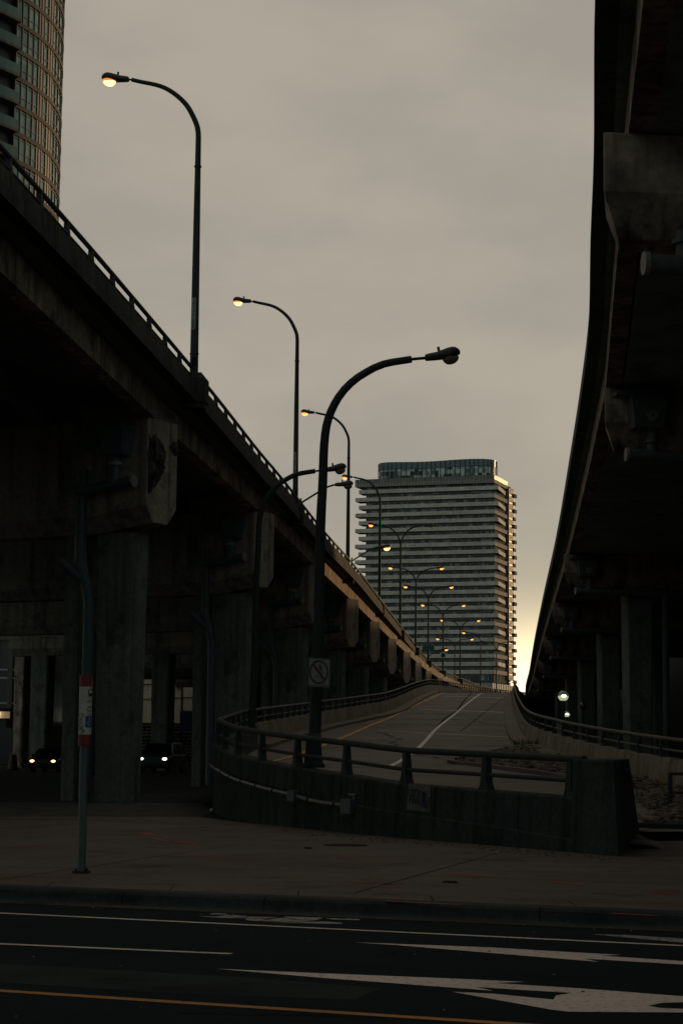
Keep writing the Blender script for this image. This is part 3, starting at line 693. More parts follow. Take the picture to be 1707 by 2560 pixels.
# ------------------------------------------------------------------ left viaduct
LV = cr([(-15, -60), (-11.9, -20), (-8.4, 18), (-6.2, 40.1), (-5.25, 50.3), (-4.1, 63.6), (-3.07, 76.9), (-2.4, 84.7), (-.8, 105), (.93, 124.3), (2.85, 148.8), (5.35, 181.2), (8.15, 216.7), (11.2, 254), (14.8, 289), (19.45, 322.5), (26.2, 364), (36, 410), (50, 465)], 2.0)
bentsL = [(-8.9, 12.5), (-7.2, 35.4), (-5.3, 58.3), (-3.15, 81.3), (-1.25, 104.8), (.8, 128.8), (2.65, 151.5), (4.6, 175.3), (6.7, 199.3), (8.8, 223.3), (11, 247.3), (13.6, 271.3), (16.6, 296.3), (20.1, 321.3), (24.2, 345)]
lv = thing('viaduct', 'long raised concrete expressway on piers crossing the left side', 'viaduct', (-6, 58, 12))
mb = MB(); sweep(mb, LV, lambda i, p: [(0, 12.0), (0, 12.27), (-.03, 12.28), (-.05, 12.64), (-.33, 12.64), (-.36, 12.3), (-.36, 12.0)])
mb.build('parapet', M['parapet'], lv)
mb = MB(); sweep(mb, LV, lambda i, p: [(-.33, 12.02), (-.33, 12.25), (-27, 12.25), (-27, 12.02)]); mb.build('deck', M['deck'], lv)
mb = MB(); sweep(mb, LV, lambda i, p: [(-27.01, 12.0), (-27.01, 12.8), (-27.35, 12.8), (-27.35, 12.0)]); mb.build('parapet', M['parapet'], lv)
sk = Vector((-.88, .475)).normalized()            # skewed line of the piers
def girders(root, ends, offsets, z0, z1, wd, mat, axis):
    for u in offsets:
        for a, b in zip(ends, ends[1:]):
            A2 = Vector(a) + axis * u; B2 = Vector(b) + axis * u; t = (B2 - A2).normalized()
            mb = MB(); c = (A2 + B2) / 2; mb.obox((c.x, c.y), t, (B2 - A2).length / 2 - .02, wd / 2, z0, z1); mb.build('girder', mat, root)
girders(lv, bentsL[1:], (.42,), 11.2, 11.98, .42, M['girder'], sk)
girders(lv, bentsL[1:12], (4.0, 8.2, 12.4, 16.6, 21), 11.2, 11.98, .45, M['deck'], sk)
railing(lv, [p for p in LV if p[1] > 30], lambda p: 12.63, .45, 2.45, 1.4, lowf=.40, rtop=.058, rlow=.04, posts=98, u=-.19)
# thin cable line under fascia
def pier(root, e, axis, ztop, hv, hc, half, length, haunch, cmat='cap', side=1):
    ax = Vector((axis[0], axis[1])); ay = Vector((-ax.y, ax.x)); e = Vector(e)
    def ring(t, dz):
        return [tuple((e + ax * t + ay * v).to_3d() + Vector((0, 0, z))) for v, z in ((-half, ztop - .004), (half, ztop - .004), (half, ztop - hv - dz), (half * .55, ztop - hv - hc - dz), (-half * .42, ztop - hv - hc - dz), (-half, ztop - hv - dz))]
    mb = MB(); mb.loft([ring(0, 0), ring(1.9, haunch), ring(length, haunch)]); mb.build('cap_beam', M[cmat], root, bevel=.03)
def column(root, c, axis, w_, dpt, z0, z1, mat='column'):
    mb = MB(); ax = Vector((axis[0], axis[1])).normalized(); ay = Vector((-ax.y, ax.x)); c = Vector(c); rings = []
    for z, k in ((z0, .84), (z0 + (z1 - z0) * .3, .9), (z1 - .5, 1.0), (z1, 1.0)):
        ring = []
        for a, b in ((-1, -.8), (-.88, -1), (.88, -1), (1, -.8), (1, .8), (.88, 1), (-.88, 1), (-1, .8)):
            p = c + ax * w_ / 2 * a * k + ay * dpt / 2 * b * (.94 + .06 * k); ring.append((p.x, p.y, z))
        rings.append(ring)
    mb.loft(rings); mb.build('column', M[mat], root)
GL = 'piers carrying the left expressway'
ordl = ['nearest', 'second', 'third', 'fourth', 'fifth', 'sixth', 'seventh', 'eighth', 'ninth', 'tenth', 'eleventh', 'twelfth', 'thirteenth', 'fourteenth']
for k, e in enumerate(bentsL[1:]):
    j = k - 1
    if j == -1: lab = 'shadowed pier under the left expressway, mostly outside the left edge'
    elif j == 0: lab = 'large pier with broken spalled cap end under the left expressway, nearest to the sidewalk'
    else: lab = '%s pier from the sidewalk under the left expressway, intact cap end' % ordl[j]
    root = thing('bridge_pier', lab, 'pier', (e[0], e[1], 0), GL)
    pier(root, e, sk, 11.2, 2.6, .5, .8, 27, .28)
    ts = [(1.4, 1.5, .8), (2.9, .55, .7), (14.5, 1.5, .9), (24.6, 1.5, 1.0)] if j != -1 else [(1.4, 1.45, .8)]
    if j == 0: ts = [(1.34, 1.38, .8), (2.9, .6, .7)]
    if j >= 5: ts = ts[:1]
    if j == 1: ts = ts[:2] + ts[3:]
    for t, w_, dp in ts:
        c = Vector(e) + sk * t; column(root, c, sk, w_, dp, -.1, 7.85)
    ax = sk; ay = Vector((-ax.y, ax.x))
    if ay.y > 0: ay = -ay                 # towards the camera
    if 0 <= j < 9:
        E = Vector(e)
        def P(t, v, z): q = E + ax * t + ay * v; return (q.x, q.y, z)
        # catch basin box, down pipe, collector, long drain
        MB().obox((P(.85, 1.12, 0)[0], P(.85, 1.12, 0)[1]), ax, .32, .28, 10.05, 10.85, 1.25).build('drain_box', M['pipedark'], root)
        MB().tube([P(1.75, 1.0, 10.5), P(1.75, 1.06, 10.5)], .17, 14).build('round_plate', M['pipedark'], root)
        MB().tube([P(.92, 1.12, 10.1), P(.92, 1.12, 9.2)], .17, 12).build('drain_pipe', M['pipedark'], root, smooth=True)
        MB().tube([P(.92, 1.12, 9.85), P(.92, 1.12, 9.75)], .22, 12).build('collar', M['pipecap'], root)
        MB().tube([P(.30, 1.12, 9.25), P(2.35, 1.0, 9.05)], .17, 12).build('drain_pipe', M['pipedark'], root, smooth=True)
        MB().tube([P(.28, 1.12, 9.253), P(.22, 1.12, 9.256)], .185, 12).build('pipe_cap', M['pipecap'], root)
        px_ = 1.95
        MB().tube(cr([P(2.2, .95, 9.7), P(2.2, .95, 7.4), P(2.16, .92, 6.8), P(2.02, .84, 6.3), P(px_, .8, 5.8), P(px_, .8, .05)], .3), .165, 12).build('drain_pipe', M['pipedark'], root, smooth=True)
        MB().tube([P(2.12, .9, 6.45), P(2.75, 1.15, 7.0)], .15, 12).build('drain_pipe', M['pipedark'], root, smooth=True)
        for zz in (4.0, 1.9): MB().tube([P(px_, .8, zz), P(px_, .8, zz + .07)], .185, 12).build('collar', M['pipedark'], root)
    if j == 0:
        # broken corner: rough recess on the cap end face
        def CE(px, py, dd): return A(px, py, dd)
        f0 = Vector(e).to_3d() ; nrm_ = Vector((-ax.x, -ax.y, 0))
        def onend(px, py, o=.012):
            r = ray(px, py); p0 = f0 + nrm_ * o; t = (p0 - Vector((0, 0, CAMZ))).dot(nrm_) / r.dot(nrm_); return Vector((0, 0, CAMZ)) + r * t
        sp = [(1046, 240), (1062, 275), (1090, 225), (1105, 265), (1130, 295), (1150, 330), (1168, 380), (1155, 420), (1158, 480), (1140, 530), (1105, 570), (1085, 610), (1045, 665), (1034, 640), (1036, 400)]
        rnd = random.Random(4); mb = MB(); cc = onend(1085 / 2.8, 1000 + 430 / 2.8, .07)
        sp2 = []
        for (xa, ya), (xb, yb) in zip(sp, sp[1:] + sp[:1]):
            for q_ in range(4): sp2.append((xa + (xb - xa) * q_ / 4 + rnd.uniform(-7, 7), ya + (yb - ya) * q_ / 4 + rnd.uniform(-8, 8)))
        sp2 = [(max(x, 1036), y) for x, y in sp2]
        pts = [onend(x / 2.8, 1000 + y / 2.8, .014) for x, y in sp2]; n = len(pts)
        mid = [p.lerp(cc, rnd.uniform(.3, .5)) + nrm_ * rnd.uniform(.0, .12) for p in pts]; mid2 = [p.lerp(cc, rnd.uniform(.65, .85)) + nrm_ * rnd.uniform(-.0, .1) for p in pts]
        mb.add(pts + mid + mid2 + [cc], [(k_ * n + i, k_ * n + (i + 1) % n, (k_ + 1) * n + (i + 1) % n, (k_ + 1) * n + i) for k_ in (0, 1) for i in range(n)] + [(2 * n + i, 2 * n + (i + 1) % n, 3 * n) for i in range(n)])
        mb.build('spalled_patch', M['spall'], root)
        pts = [onend(x / 2.8, 1000 + y / 2.8, .014) for x, y in [(1183, 320), (1205, 296), (1235, 290), (1249, 305), (1249, 380), (1225, 395), (1200, 360)]]
        cc = onend(1222 / 2.8, 1000 + 340 / 2.8, .05); n = len(pts); MB().add(pts + [cc], [(i, (i + 1) % n, n) for i in range(n)]).build('spalled_patch', M['spall'], root)
        cv = cr([tuple(onend(x / 2.8, 1000 + y / 2.8, .05)) for x, y in ((1155, 50), (1190, 80), (1225, 100), (1240, 150))], .1); MB().tube(cv, .035, 6).build('loose_cable', M['conduit'], root)
# extra columns standing under the deck
for (x, y, w_, d_, lab) in ((-23.0, 145, .95, .9, 'pale narrow column under the left expressway beside the lobby windows'),):
    root = thing('bridge_column', lab, 'column', (x, y, 0)); column(root, (x, y), sk, w_, d_, -.1, 11.98, 'capright')
    MB().obox((x, y), sk, w_ * .62, d_ * .6, -.1, .12).build('footing', M['column'], root)

# ------------------------------------------------------------------ right viaduct
RV = cr([(4.0, -60), (1.9, -30), (1.0, -5), (1.5, 8), (2.4, 18), (3.2, 24.5), (3.66, 28.4), (4.45, 34.7), (5.13, 40.6), (6.11, 48.8), (6.97, 57.3), (8.29, 71.5), (11.1, 102.7), (14.63, 144.3), (19.58, 201.7), (25.6, 270), (36.02, 387), (48, 480)], 1.5)
ZR = [(-60, 11.15), (480, 11.15)]
def zr(y): return interp(ZR, y)
rv = thing('viaduct', 'curving concrete ramp viaduct towering overhead on the right', 'viaduct', (6, 50, 11))
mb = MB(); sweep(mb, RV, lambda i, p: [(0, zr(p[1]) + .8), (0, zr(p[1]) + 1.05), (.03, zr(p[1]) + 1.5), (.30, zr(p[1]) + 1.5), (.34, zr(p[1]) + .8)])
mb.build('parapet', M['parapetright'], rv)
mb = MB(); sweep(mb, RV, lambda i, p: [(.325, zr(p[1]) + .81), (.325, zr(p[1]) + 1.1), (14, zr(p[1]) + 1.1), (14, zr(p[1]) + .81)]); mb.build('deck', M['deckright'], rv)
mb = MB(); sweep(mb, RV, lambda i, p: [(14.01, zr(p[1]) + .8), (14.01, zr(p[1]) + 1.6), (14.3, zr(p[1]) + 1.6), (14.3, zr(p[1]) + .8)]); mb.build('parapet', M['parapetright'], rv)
railing(rv, [p for p in RV if 60 < p[1] < 330], lambda p: zr(p[1]) + 1.49, .22, 2.6, .5, lowf=.5, rtop=.04, rlow=.02, posts=90, u=.2)
bentsR = [(2.2, 9), (3.92, 30.8), (6.82, 52.6), (10.8, 97.7), (13.6, 129.2), (17.05, 168.8), (20.85, 212), (25.0, 260), (29.7, 310), (34.7, 360)]
axr = Vector((1, .10)).normalized()
for u in (.72,):
    for a, b in zip(bentsR, bentsR[1:]):
        A2 = Vector(a) + axr * u; B2 = Vector(b) + axr * u; n_ = max(1, int((B2 - A2).length / 8)) if u < 1 else 1
        t = (B2 - A2).normalized(); nn = Vector((t.y, -t.x)); L_ = (B2 - A2).length
        # outer girder: straight chords following the curve in two or three legs
        nl = max(1, round(L_ / 15)) if u < 1 else (2 if L_ > 30 else 1)
        pts = [A2 + (B2 - A2) * (k / nl) for k in range(nl + 1)]
        pts = [Vector((xat(RV, p.y) + u, p.y)) for p in pts]
        for c0, c1 in zip(pts, pts[1:]):
            za, zb = zr(c0.y), zr(c1.y); tt = (c1 - c0).normalized(); n2 = Vector((tt.y, -tt.x)) * (.2 if u < 1 else .35)
            P4 = [c0 - n2, c1 - n2, c1 + n2, c0 + n2]; zz = [za, zb, zb, za]
            MB().hexa([(p.x, p.y, z) for p, z in zip(P4, zz)] + [(p.x, p.y, z + .795) for p, z in zip(P4, zz)]).build('girder', M['girder'] if u < 1 else M['deckright'], rv)
# lower soffit slab between girders for closed box look
mb = MB()
sweep(mb, RV, lambda i, p: [(.93, zr(p[1]) + .012), (.93, zr(p[1]) + .2), (13.2, zr(p[1]) + .2), (13.2, zr(p[1]) + .012)])
mb.build('soffit_slab', M['deckright'], rv)
GRR = 'piers carrying the right viaduct'
rlab = ['pier of the right viaduct overhead beyond the top of the picture', 'pier of the right viaduct with stained cap beam high at the right edge', 'pier of the right viaduct second from the top, with round plate and drain elbow',
        'pier of the right viaduct with the tall column near the right edge', 'pier of the right viaduct with column just right of the unlit globe lamp', 'pier of the right viaduct directly behind the unlit globe lamp', 'distant pier of the right viaduct behind the lit globe lamps',
        'small distant pier of the right viaduct left of the lit globe lamps', 'far pier of the right viaduct near the ramp crest', 'farthest but one pier of the right viaduct', 'farthest pier of the right viaduct']
for k, e in enumerate(bentsR):
    if k == 0: continue
    root = thing('bridge_pier', rlab[k], 'pier', (e[0], e[1], 0), GRR); zt = zr(e[1]) 
    E = Vector(e); ay = Vector((axr.y, -axr.x))
    def ring(t, sh=0, sk_=0):
        hv, hc, half = .95, .65, .8
        return [tuple((E + axr * (t + dt + sk_ * (half - v) / (2 * half)) + ay * v).to_3d() + Vector((0, 0, z))) for v, z, dt in ((-half, zt - .004, 0), (half, zt - .004, 0), (half, zt - hv, 0), (half * .5, zt - hv - hc, sh), (-half * .5, zt - hv - hc, sh), (-half, zt - hv, 0))]
    MB().loft([ring(0, .22, .42), ring(1.2, 0, .42), ring(13.5)]).build('cap_beam', M['capright'], root, bevel=.03)
    wc = 1.32
    for t in (3.8, 10.2):
        column(root, E + axr * t, axr, wc, 1.3, -.1, zt - 1.55)
    def P(t, v, z): q = E + axr * t + ay * v; return (q.x, q.y, z)
    if k <= 8:
        if k > 1: MB().obox(P(1.05, 1.1, 0)[:2], axr, .38, .28, zt - 1.15, zt - .35, 1.25).build('drain_box', M['pipe'], root)
        if k > 1: MB().obox(P(.95, 1.05, 0)[:2], axr, .75, .22, zt - .30, zt - .22).build('bracket_plate', M['pipe'], root)
        if k > 1: MB().tube([P(1.12, 1.36, zt - .85), P(1.12, 1.44, zt - .85)], .15, 18).build('round_plate', M['pipecap'], root)
        if k > 1: MB().tube([P(1.12, 1.43, zt - .85), P(1.12, 1.46, zt - .85)], .03, 8).build('plate_bolt', M['iron'], root)
        zp = zt - (1.85 if k > 1 else 2.15)
        MB().tube([P(1.2, 1.1, zt - (1.1 if k > 1 else 1.62)), P(1.2, 1.1, zp)], .15, 12).build('drain_pipe', M['pipe'], root, smooth=True)
        MB().tube([P(1.2, 1.1, zp + .38), P(1.2, 1.1, zp + .32)], .21, 12).build('collar', M['pipe'], root)
        MB().tube([P(.62 if k == 1 else .55, 1.1, zp), P(5.0, 1.1, zp - .1)], .16, 12).build('drain_pipe', M['pipe'], root, smooth=True)
        MB().tube([P(.62 if k == 1 else .56, 1.1, zp), P(.54 if k == 1 else .48, 1.1, zp)], .185, 12).build('pipe_cap', M['pipecap'], root)
        MB().tube([P(4.95, 1.1, zp - .1), P(4.95, 1.1, .2)], .17, 12).build('drain_pipe', M['pipe'], root, smooth=True)
        MB().tube([P(4.95, 1.1, 3.4), P(4.95, 1.1, 3.48)], .195, 12).build('collar', M['pipe'], root)

# ------------------------------------------------------------------ lamps
def head_parts(root, p0, d, L_, lit, tilt=.0):    # cobra head from joint p0 in xy direction d (unit, 3D) 
    d = Vector(d).normalized(); s = Vector((-d.y, d.x, 0)).normalized(); u = s.cross(d) if s.cross(d).z > 0 else d.cross(s)
    p0 = Vector(p0)
    def pt(f, sx, z): return p0 + d * (f * L_) + s * sx * L_ / .72 + u * z * L_ / .72
    rings = []
    for f, zt_, zb_, hw in ((0, .045, -.045, .045), (.02, .075, -.062, .075), (.15, .09, -.066, .09), (.35, .105, -.066, .11), (.5, .135, -.062, .14), (.65, .165, -.052, .165), (.78, .18, -.03, .17), (.88, .165, -.01, .15), (.95, .13, .005, .12), (.99, .095, .018, .08), (1.0, .05, .03, .04)):
        ring = []
        for k in range(12):
            a = k * math.pi / 6; cz = (zt_ + zb_) / 2; hz = (zt_ - zb_) / 2
            ca, sa = math.cos(a), math.sin(a); q = .72
            ring.append(tuple(pt(f, hw * math.copysign(abs(ca) ** q, ca), cz + hz * math.copysign(abs(sa) ** q, sa))))
        rings.append(ring)
    MB().loft(rings).build('lamp_head', M['head'], root, smooth=True)
    MB().tube([pt(.41, 0, .11), pt(.40, 0, .205)], .028 * L_ / .72, 8).build('photocell', M['head'], root)
    lr = []
    for fz, k in ((0.0, 1.0), (-.05, .98), (-.09, .86), (-.125, .66), (-.15, .4), (-.158, .12)):
        lr.append([tuple(pt(.715 + .235 * k * math.cos(a) - .03 * (1 - k), .13 * k * math.sin(a), fz - .02)) for a in [i * 2 * math.pi / 14 for i in range(14)]])
    if lit:
        rr_ = [[tuple(pt(.715 + .25 * k_ * math.cos(a), .14 * k_ * math.sin(a), fz - .02)) for a in [i * 2 * math.pi / 14 for i in range(14)]] for fz, k_ in ((.03, 1.0), (-.035, 1.0))]
        MB().loft(rr_).build('lens_rim', M['litrim'], root, smooth=True)
    MB().loft(lr).build('lens', M[('unlit', 'lit', 'litfar')[lit]], root, smooth=True)
def pole_lamp(name, label, base, h, arms, lits, L_=.85, r0_=.13, r1_=.086, arc=None, collar=True, group=None, sub='single'):
    root = thing(name, label, 'street lamp', tuple(base), group)
    base = Vector(base)
    arc_h = [(0, .80), (-.03, .835), (-.17, .873), (-.40, .915), (-.78, .953), (-1.22, .978), (-1.87, .993), (-2.1, .999)]
    hp = h * .80 * .97
    MB().tube([base, base + Vector((0, 0, .05))], r0_ * 1.35, 12).build('base_plate', M['pole'], root)
    MB().tube([base + Vector((0, 0, .04)), base + Vector((0, 0, h * .45)), base + Vector((0, 0, hp))], [r0_, (r0_ + r1_) / 2, r1_], 14).build('pole', M['pole'], root, smooth=True)
    MB().box(base.x - .07, base.x + .07, base.y - r0_ - .012, base.y - r0_ + .05, base.z + .25, base.z + .5).build('access_plate', M['iron'], root)
    if collar:
        MB().tube([base + Vector((0, 0, h * .70)), base + Vector((0, 0, h * .70 + .04))], r1_ * 1.35, 12).build('collar', M['pole'], root)
        MB().tube([base + Vector((0, 0, .62)), base + Vector((0, 0, .65))], r0_ * 1.1, 12).build('collar', M['pole'], root)
    for (dx, dy), lit in zip(arms, lits):
        d = Vector((dx, dy, 0)).normalized()
        pts = [base + Vector((0, 0, hp - .01))] + [base + d * (-a) + Vector((0, 0, b * h)) for a, b in arc_h]
        pts = cr([tuple(p) for p in pts], .12)
        n = len(pts); MB().tube(pts, [r1_ * (1 - .25 * i / n) for i in range(n)], 10).build('arm', M['pole'], root, smooth=True)
        e = pts[-1]; MB().tube([e, e + d * .12], .03, 8).build('arm_tip', M['pole'], root)
        head_parts(root, e + d * .08 + Vector((0, 0, .005)), (d.x, d.y, -.02), L_, lit)
    return root
def on_edge(px, d, u=.1):
    x = xat(LV, d); return x + u
lampL = [(485, 59.8, 200), (738, 91.6, 754), (869, 123.7, 1032), (948, 155.4, 1193)]
places = ['nearest and tallest in the picture', 'second from the left edge', 'third from the left edge', 'fourth from the left edge']
GLamp = 'street lamps standing along the left expressway parapet'
for (px, d, ya), pl in zip(lampL, places):
    z = 12.87; x = A(px, proj(0, d, z)[1], d).x; hh_ = A(px, ya, d).z - z; rk_ = 1.0
    root = pole_lamp('street_lamp', 'lit expressway street lamp with one arm to the left, ' + pl, (x, d, z), hh_, [(-1, 0)], [1 if d < 100 else 2], group=GLamp)
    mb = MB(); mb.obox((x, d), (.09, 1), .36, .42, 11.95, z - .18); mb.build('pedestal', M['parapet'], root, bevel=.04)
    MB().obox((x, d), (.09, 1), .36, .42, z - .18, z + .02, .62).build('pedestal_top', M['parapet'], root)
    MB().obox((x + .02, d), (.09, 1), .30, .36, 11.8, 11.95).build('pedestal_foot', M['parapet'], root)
    if d < 100:
        digits = '479' if d < 70 else '481'
        cu = bpy.data.curves.new('digits', 'FONT'); cu.body = '\n'.join(digits); cu.size = .46; cu.space_line = .78; cu.align_x = 'CENTER'
        to = bpy.data.objects.new('tmp', cu); col.objects.link(to); bpy.context.view_layer.update()
        me = bpy.data.meshes.new_from_object(to.evaluated_get(bpy.context.evaluated_depsgraph_get())); bpy.data.objects.remove(to)
        # plate wraps the pole on the camera side, a little to the left
        pc = Vector((x, d, 0)); a0 = R(-118); rr = .122; 
        pm = MB(); nseg = 6; zc0, zc1 = z + 1.36, z + 2.36
        for q in range(nseg):
            aa = a0 + (q / nseg - .5) * 1.5; ab = a0 + ((q + 1) / nseg - .5) * 1.5
            pm.face([(x + rr * math.cos(aa), d + rr * math.sin(aa), zc0), (x + rr * math.cos(ab), d + rr * math.sin(ab), zc0), (x + rr * math.cos(ab), d + rr * math.sin(ab), zc1), (x + rr * math.cos(aa), d + rr * math.sin(aa), zc1)])
        np_ = pm.build('number_plate', M['signwhite'], root)
        dm = MB(); vs = [v.co.copy() for v in me.vertices]; my = (max(v.y for v in vs) + min(v.y for v in vs)) / 2
        for v in vs: 
            aa = a0 + (v.x * .55) / rr * .9; v2 = (x + (rr + .004) * math.cos(aa), d + (rr + .004) * math.sin(aa), (zc0 + zc1) / 2 + (v.y - my) * .88); dm.v.append(v2)
        dm.f = [tuple(p.vertices) for p in me.polygons]; dm.build('digits', M['black'], np_)
twins = [(999, 187, 1312, (2, 0)), (1038, 219, 1419, (2, 2)), (1069.5, 251, 1466, (2, 2)), (1106.5, 283, 1512, (2, 2)), (1149.5, 315, 1550, (2, 2))]
tn = ['first of the two-armed row, right head unlit', 'second of the two-armed row', 'third of the two-armed row', 'fourth of the two-armed row', 'fifth and farthest of its row']
for (px, d, ya, lt), pl in zip(twins, tn):
    x = A(px, 1700, d).x; hh_ = A(px, ya, d).z - 12.6
    root = pole_lamp('street_lamp', 'two-armed expressway street lamp before the tower, ' + pl, (x, d, 12.6), hh_, [(-1, 0), (1, 0)], list(lt), L_=.9 if d < 230 else 1.0, group=GLamp, collar=False)
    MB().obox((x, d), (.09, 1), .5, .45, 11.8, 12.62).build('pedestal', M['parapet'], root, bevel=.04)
    if d == 251:
        MB().box(x - .75, x + .75, d - .35, d - .3, 13.9, 14.5).build('sign_panel', M['signgreen'], root)
    if d == 283:
        MB().box(x - .4, x + .4, d - .35, d - .3, 14.4, 15.2).build('sign_panel', M['stopwhite'], root)
        MB().tube([(x, d - .36, 14.8), (x, d - .38, 14.8)], .28, 16).build('sign_ring', M['black'], root)
x = A(1201, 1700, 347).x
root = pole_lamp('street_lamp', 'lit one-armed street lamp farthest along the expressway, before the tower corner', (x, 347, 12.6), A(1201, 1581, 347).z - 12.6, [(-1, 0)], [2], L_=1.1, group=GLamp, collar=False)
for (px, pyb, d, h, arms, lt, lab) in ((1136, 1705, 345, 8.5, [(-1, 0), (1, 0)], [2, 2], 'small two-armed lamp beyond the crest, left of the tower corner'), (1240, 1712, 395, 9.5, [(-1, 0), (1, 0)], [0, 0], 'small unlit two-armed lamp beyond the crest, in front of the tower corner')):
    b = A(px, pyb, d); 
    root = pole_lamp('street_lamp', lab, (b.x, d, b.z - 1.0), h, arms, lt, L_=1.1, group='lamps beyond the ramp crest', collar=False, r0_=.11)
    MB().obox((b.x, d), (1, 0), .2, .2, 0, b.z - 1.0).build('mast_foot', M['pole'], root)
# bracket lamps on pedestals
for d, lit, rx, lab in ((91.6, 0, .3, 'unlit bracket lamp reaching right from the second expressway pedestal'), (123.7, 1, .3, 'lit bracket lamp reaching right from the third expressway pedestal'), (251, 2, .3, 'tiny lit bracket lamp below the green sign')):
    b = A(753, 1257, d) if d < 100 else (A(880, 1402, d) if d < 200 else A(1072, 1640, d))
    root = thing('bracket_lamp', lab, 'street lamp', tuple(b), 'bracket lamps on the expressway parapet')
    pts = cr([tuple(b), tuple(b + Vector((.7, 0, .45))), tuple(b + Vector((1.2, 0, .75))), tuple(b + Vector((1.55, 0, .86)))], .15)
    MB().tube(pts, .045, 8).build('arm', M['pole'], root); head_parts(root, pts[-1], (1, 0, 0), .85, lit)
    MB().obox((b.x - .02, b.y), (0, 1), .1, .04, b.z - .2, b.z + .2).build('bracket', M['pole'], root)

# foreground lamp and its twin on the ramp barrier
def arc_lamp(label, d, pxbase, zb, sc_, pts_px=None):
    bx = (A(pxbase, 1870, d)).x; b = Vector((bx, d, zb)); root = thing('street_lamp', label, 'street lamp', tuple(b), 'unlit curved lamps on the ramp barrier')
    P0 = [(784, 1905), (795, 1640), (801, 1340), (807, 1210), (811, 1108), (821, 1047), (846, 994), (878, 957), (915, 931), (960, 910), (1029, 898)]
    w0 = [A(px, py, 40.9) for px, py in P0]; hb = w0[0]
    pts = [Vector((b.x + (p.x - hb.x) * sc_, d, zb + (p.z - hb.z) * sc_)) for p in w0]; pts = cr([tuple(p) for p in pts], .15); n = len(pts)
    MB().tube(pts, [(.128 - .052 * (i / n)) * sc_ for i in range(n)], 16).build('pole', M['pole'], root, smooth=True)
    e = pts[-1]; dr = Vector((1, 0, .10)).normalized(); MB().tube([e, e + dr * .30 * sc_], .032 * sc_, 10).build('arm_tip', M['pole'], root, smooth=True)
    head_parts(root, e + dr * .28 * sc_, (1, 0, .10), .74 * sc_, 0)
    return root, b
root, b = arc_lamp('unlit near street lamp curving right above the front ramp wall', 40.9, 784, A(784, 1905, 40.9).z, 1.0)
mb = MB(); mb.loft([[(b.x + a * r_, b.y + c * r_, z) for a, c in ((-1, -1), (1, -1), (1, 1), (-1, 1))] for z, r_ in ((1.2, .235), (1.28, .23), (1.30, .19), (1.55, .165), (1.85, .15), (1.9, .11))]); mb.build('base_cover', M['pole'], root, bevel=.015)
cv = cr([tuple(A(500 + x / 2.8, 1560 + y / 2.8, 40.35)) for x, y in ((735, 800), (700, 805), (675, 850), (672, 910), (685, 965), (705, 1010), (712, 1080), (697, 1150), (690, 1190))], .06)
MB().tube(cv, .016, 6).build('cable', M['black'], root)
arc_lamp('unlit street lamp curving right on the far side of the ramp loop', 71, 628, 2.25, 1.105)
# prohibition sign on the near lamp
sg = thing('road_sign', 'white no walking or cycling sign with red ring and bar on the near lamp pole', 'road sign', tuple(A(797, 1680, 40.6)))
sy = 40.58
def S(x, y, o=0.0):   # pixel in the enlarged sign view -> sign plane, slightly turned
    return A(750 + x / 15.68, 1630 + y / 15.68, sy - o) 
MB().extr([S(345, 205), (S(1200, 280)), S(1150, 1400), S(295, 1340)], (0, .004, 0)).build('panel', M['signwhite'], sg)
mb = MB()
cor = [(350, 222), (1185, 288), (1140, 1372), (305, 1318)]; inn = [(368, 246), (1165, 305), (1122, 1345), (325, 1296)]
for i in range(4):
    a, b2, c2, d2 = cor[i], cor[(i + 1) % 4], inn[(i + 1) % 4], inn[i]; mb.face([S(*a, .003), S(*b2, .003), S(*c2, .003), S(*d2, .003)])
mb.build('border', M['black'], sg)
cx, cy, rx_, ry_ = 735, 790, 375, 480; mb = MB(); nn = 40
for i in range(nn):
    a, b2 = i * 6.28319 / nn, (i + 1) * 6.28319 / nn
    q = lambda ang, k: (cx + rx_ * k * math.cos(ang) + 0, cy + ry_ * k * math.sin(ang))
    mb.face([S(*q(a, 1), .005), S(*q(b2, 1), .005), S(*q(b2, .82), .005), S(*q(a, .82), .005)])
mb.build('red_ring', M['signred'], sg)
MB().face([S(*p, .008) for p in [(470, 500), (560, 470), (980, 1040), (900, 1090)]]).build('red_bar', M['signred'], sg)
mb = MB()
def stroke(pts, wd, o=.006):
    for p, q in zip(pts, pts[1:]):
        v = Vector((q[0] - p[0], q[1] - p[1])).normalized(); n_ = Vector((-v.y, v.x)) * wd / 2
        mb.face([S(p[0] - n_.x, p[1] - n_.y, o), S(q[0] - n_.x, q[1] - n_.y, o), S(q[0] + n_.x, q[1] + n_.y, o), S(p[0] + n_.x, p[1] + n_.y, o)])
mb.face([S(775 + 26 * math.cos(a), 500 + 32 * math.sin(a), .006) for a in [k * .785 for k in range(8)]])
stroke([(790, 530), (805, 650)], 60); stroke([(800, 560), (740, 590), (722, 625)], 24, .0065); stroke([(820, 560), (850, 600), (860, 630)], 24, .0067); stroke([(805, 640), (780, 730)], 30, .0069); stroke([(815, 640), (840, 720), (860, 810)], 32, .0071)
mb.build('walker_symbol', M['black'], sg)
mb = MB()
for c_, r_ in (((605, 1015), 58), ((835, 1065), 50)):
    pr = [(c_[0] + r_ * math.cos(k * .524), c_[1] + r_ * 1.3 * math.sin(k * .524)) for k in range(13)]; stroke(pr, 12)
stroke([(605, 1015), (660, 910), (780, 925), (835, 1065), (735, 1035), (660, 930)], 12, .0065); stroke([(640, 890), (690, 895)], 12, .0068); stroke([(740, 1030), (785, 915)], 12, .007)
mb.build('bicycle_symbol', M['teal'], sg)
mb = MB()
for k in range(14):
    stroke([(835 + k * 18, 1275 + k * 1.6), (845 + k * 18, 1285 + (k % 3) * 8 + k * 1.6)], 9)
mb.build('small_print', M['black'], sg)

